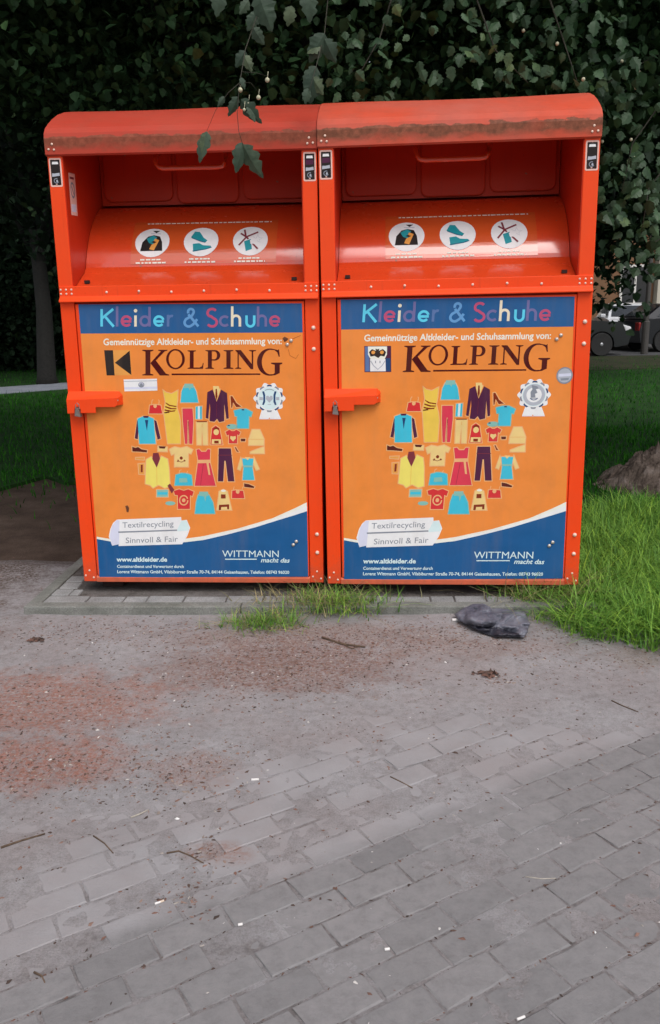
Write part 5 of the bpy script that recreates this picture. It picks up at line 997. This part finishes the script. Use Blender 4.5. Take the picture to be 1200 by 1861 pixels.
house(-9, 4.1, 38, 7.5, M_OCHRE, (-4, -1, 2), 'ochre house hidden by the trees behind the containers')
p = at(1174, 600, 24); root = empty('lamp_post', (p.x, p.y, 0), 'thin dark lamp post standing beside the parked cars', 'lamp post'); MB().tube([(0, 0, -.1), (0, 0, .9), (0, 0, .92), (0, 0, 4.6)], [.10, .10, .07, .05], 12).build('post', mat('dark post paint', (0.06, 0.055, 0.05, 1), .5), root)
MB().lathe([(.05, 0), (.22, .05), (.26, .35), (.12, .48), (.02, .5)], (0, 0, 4.6), 'z', 16).build('lantern', M_FRAME, root)
M_TYRE = mat('tyre', (0.02, 0.02, 0.02, 1), .85); M_RIM = mat('wheel rim', (0.45, 0.46, 0.48, 1), .3, .1, 20, metal=.7); M_LENS = mat('headlamp glass', (0.75, 0.75, 0.78, 1), .1); M_RED = mat('rear lamp', (0.3, 0.02, 0.02, 1), .2); M_PLATE = mat('number plate', (0.7, 0.7, 0.68, 1), .5); M_TRIM = mat('black trim', (0.015, 0.015, 0.017, 1), .5)
def car(loc, rz, col, label):
    root = empty('parked_car', loc, label, 'car', 'cars parked across the lawn'); root.rotation_euler = (0, 0, rz); pm = mat('car paint', col, .3, .03, 3, coat=.25)
    prof = [(-2.05, .30), (-2.12, .55), (-2.08, .80), (-1.75, .92), (-.95, .97), (.95, .98), (1.55, .97), (1.98, .90), (2.06, .60), (2.0, .28), (1.62, .24)]; ar = lambda cx: [(cx + .36 * math.cos(t), .31 + .36 * math.sin(t)) for t in [math.radians(a) for a in range(-10, 191, 20)]]
    pts = prof + ar(1.27)[0:11] + ar(-1.30)[0:11] + [(-1.75, .24)]
    m = MB(); m.prism(pts, -.84, .84, 'y'); m.build('body', pm, root, .06, segs=3)
    st = [(-1.02, .965, .76), (-.30, 1.37, .62), (.20, 1.42, .60), (1.25, 1.38, .60), (1.86, .965, .74)]
    m = MB(); vs = [(x, s * w, z) for x, z, w in st for s in (-1, 1)] + [(x, s * .76, .962) for x, z, w in st for s in (-1, 1)]; n = len(st)
    fs = [(2 * i, 2 * i + 2, 2 * i + 3, 2 * i + 1) for i in range(n - 1)] + [(2 * i + s, 2 * i + 2 + s, 2 * n + 2 * i + 2 + s, 2 * n + 2 * i + s) for i in range(n - 1) for s in (0, 1)]
    m.add(vs, fs); m.build('cabin', pm, root, .03)
    def lerp(a, b, t): return tuple(x + (y - x) * t for x, y in zip(a, b))
    for s in (-1, 1):
        for (a, b_) in (((-.72, 1.02), (-.28, 1.34)), ): 
            m = MB(); y = lambda z: s * (.762 - (z - .962) * .30 + .008)
            for q in ([(-.74, 1.02), (-.26, 1.32), (.18, 1.37), (.18, 1.02)], [(.26, 1.02), (.26, 1.37), (1.12, 1.34), (1.48, 1.02)]): m.add([(x, y(z), z) for x, z in q], [(0, 1, 2, 3)])
            m.build('side_window', M_GLASS, root)
    m = MB(); m.add([(-.96, -.66, 1.02), (-.96, .66, 1.02), (-.38, .55, 1.345), (-.38, -.55, 1.345)], [(0, 1, 2, 3)]); m.build('windscreen', M_GLASS, root)
    m = MB(); m.add([(1.80, -.62, 1.03), (1.80, .62, 1.03), (1.32, .53, 1.36), (1.32, -.53, 1.36)], [(0, 1, 2, 3)]); m.build('rear_window', M_GLASS, root)
    for s in (-1, 1):
        MB().prism([(-2.135, .60), (-2.10, .78), (-1.86, .85), (-1.98, .62)], s * .55, s * .85, 'y').build('headlight', M_LENS, root, .02); MB().box(2.0, 2.07, *sorted((s * .58, s * .82)), .62, .86).build('tail_light', M_RED, root, .02)
        MB().box(-.66, -.50, *sorted((s * .78, s * .95)), .98, 1.10).build('mirror', pm, root, .03)
        for x in (-1.30, 1.27):
            w = MB(); w.lathe([(.19, -.10), (.30, -.105), (.315, -.07), (.315, .07), (.30, .105), (.19, .10)], (x, s * .76, .315), 'y', 24); wo = w.build('wheel', M_TYRE, root)
            MB().lathe([(.19, -.02), (.17, .085), (.06, .075), (.03, .095)] if s > 0 else [(.19, .02), (.17, -.085), (.06, -.075), (.03, -.095)], (x, s * .775, .315), 'y', 20).build('rim', M_RIM, wo)
    MB().box(-2.17, -2.135, -.26, .26, .42, .53).build('number_plate', M_PLATE, root); MB().box(-2.145, -2.10, -.5, .5, .58, .72).build('grille', M_TRIM, root, .01)
p = at(1150, 640, 25.0); car((p.x + 2.0, p.y + .9, 0), math.radians(-172), (0.006, 0.007, 0.011, 1), 'black car at the right edge with its rear wheel showing')
p = at(1137, 640, 28.0); car((p.x, p.y, 0), math.radians(80), (0.62, 0.63, 0.65, 1), 'silver car parked nose on between the two dark cars')
p = at(1122, 640, 24.2); car((p.x - 2.05, p.y, 0), math.radians(183), (0.008, 0.010, 0.012, 1), 'dark car half hidden behind the right container')
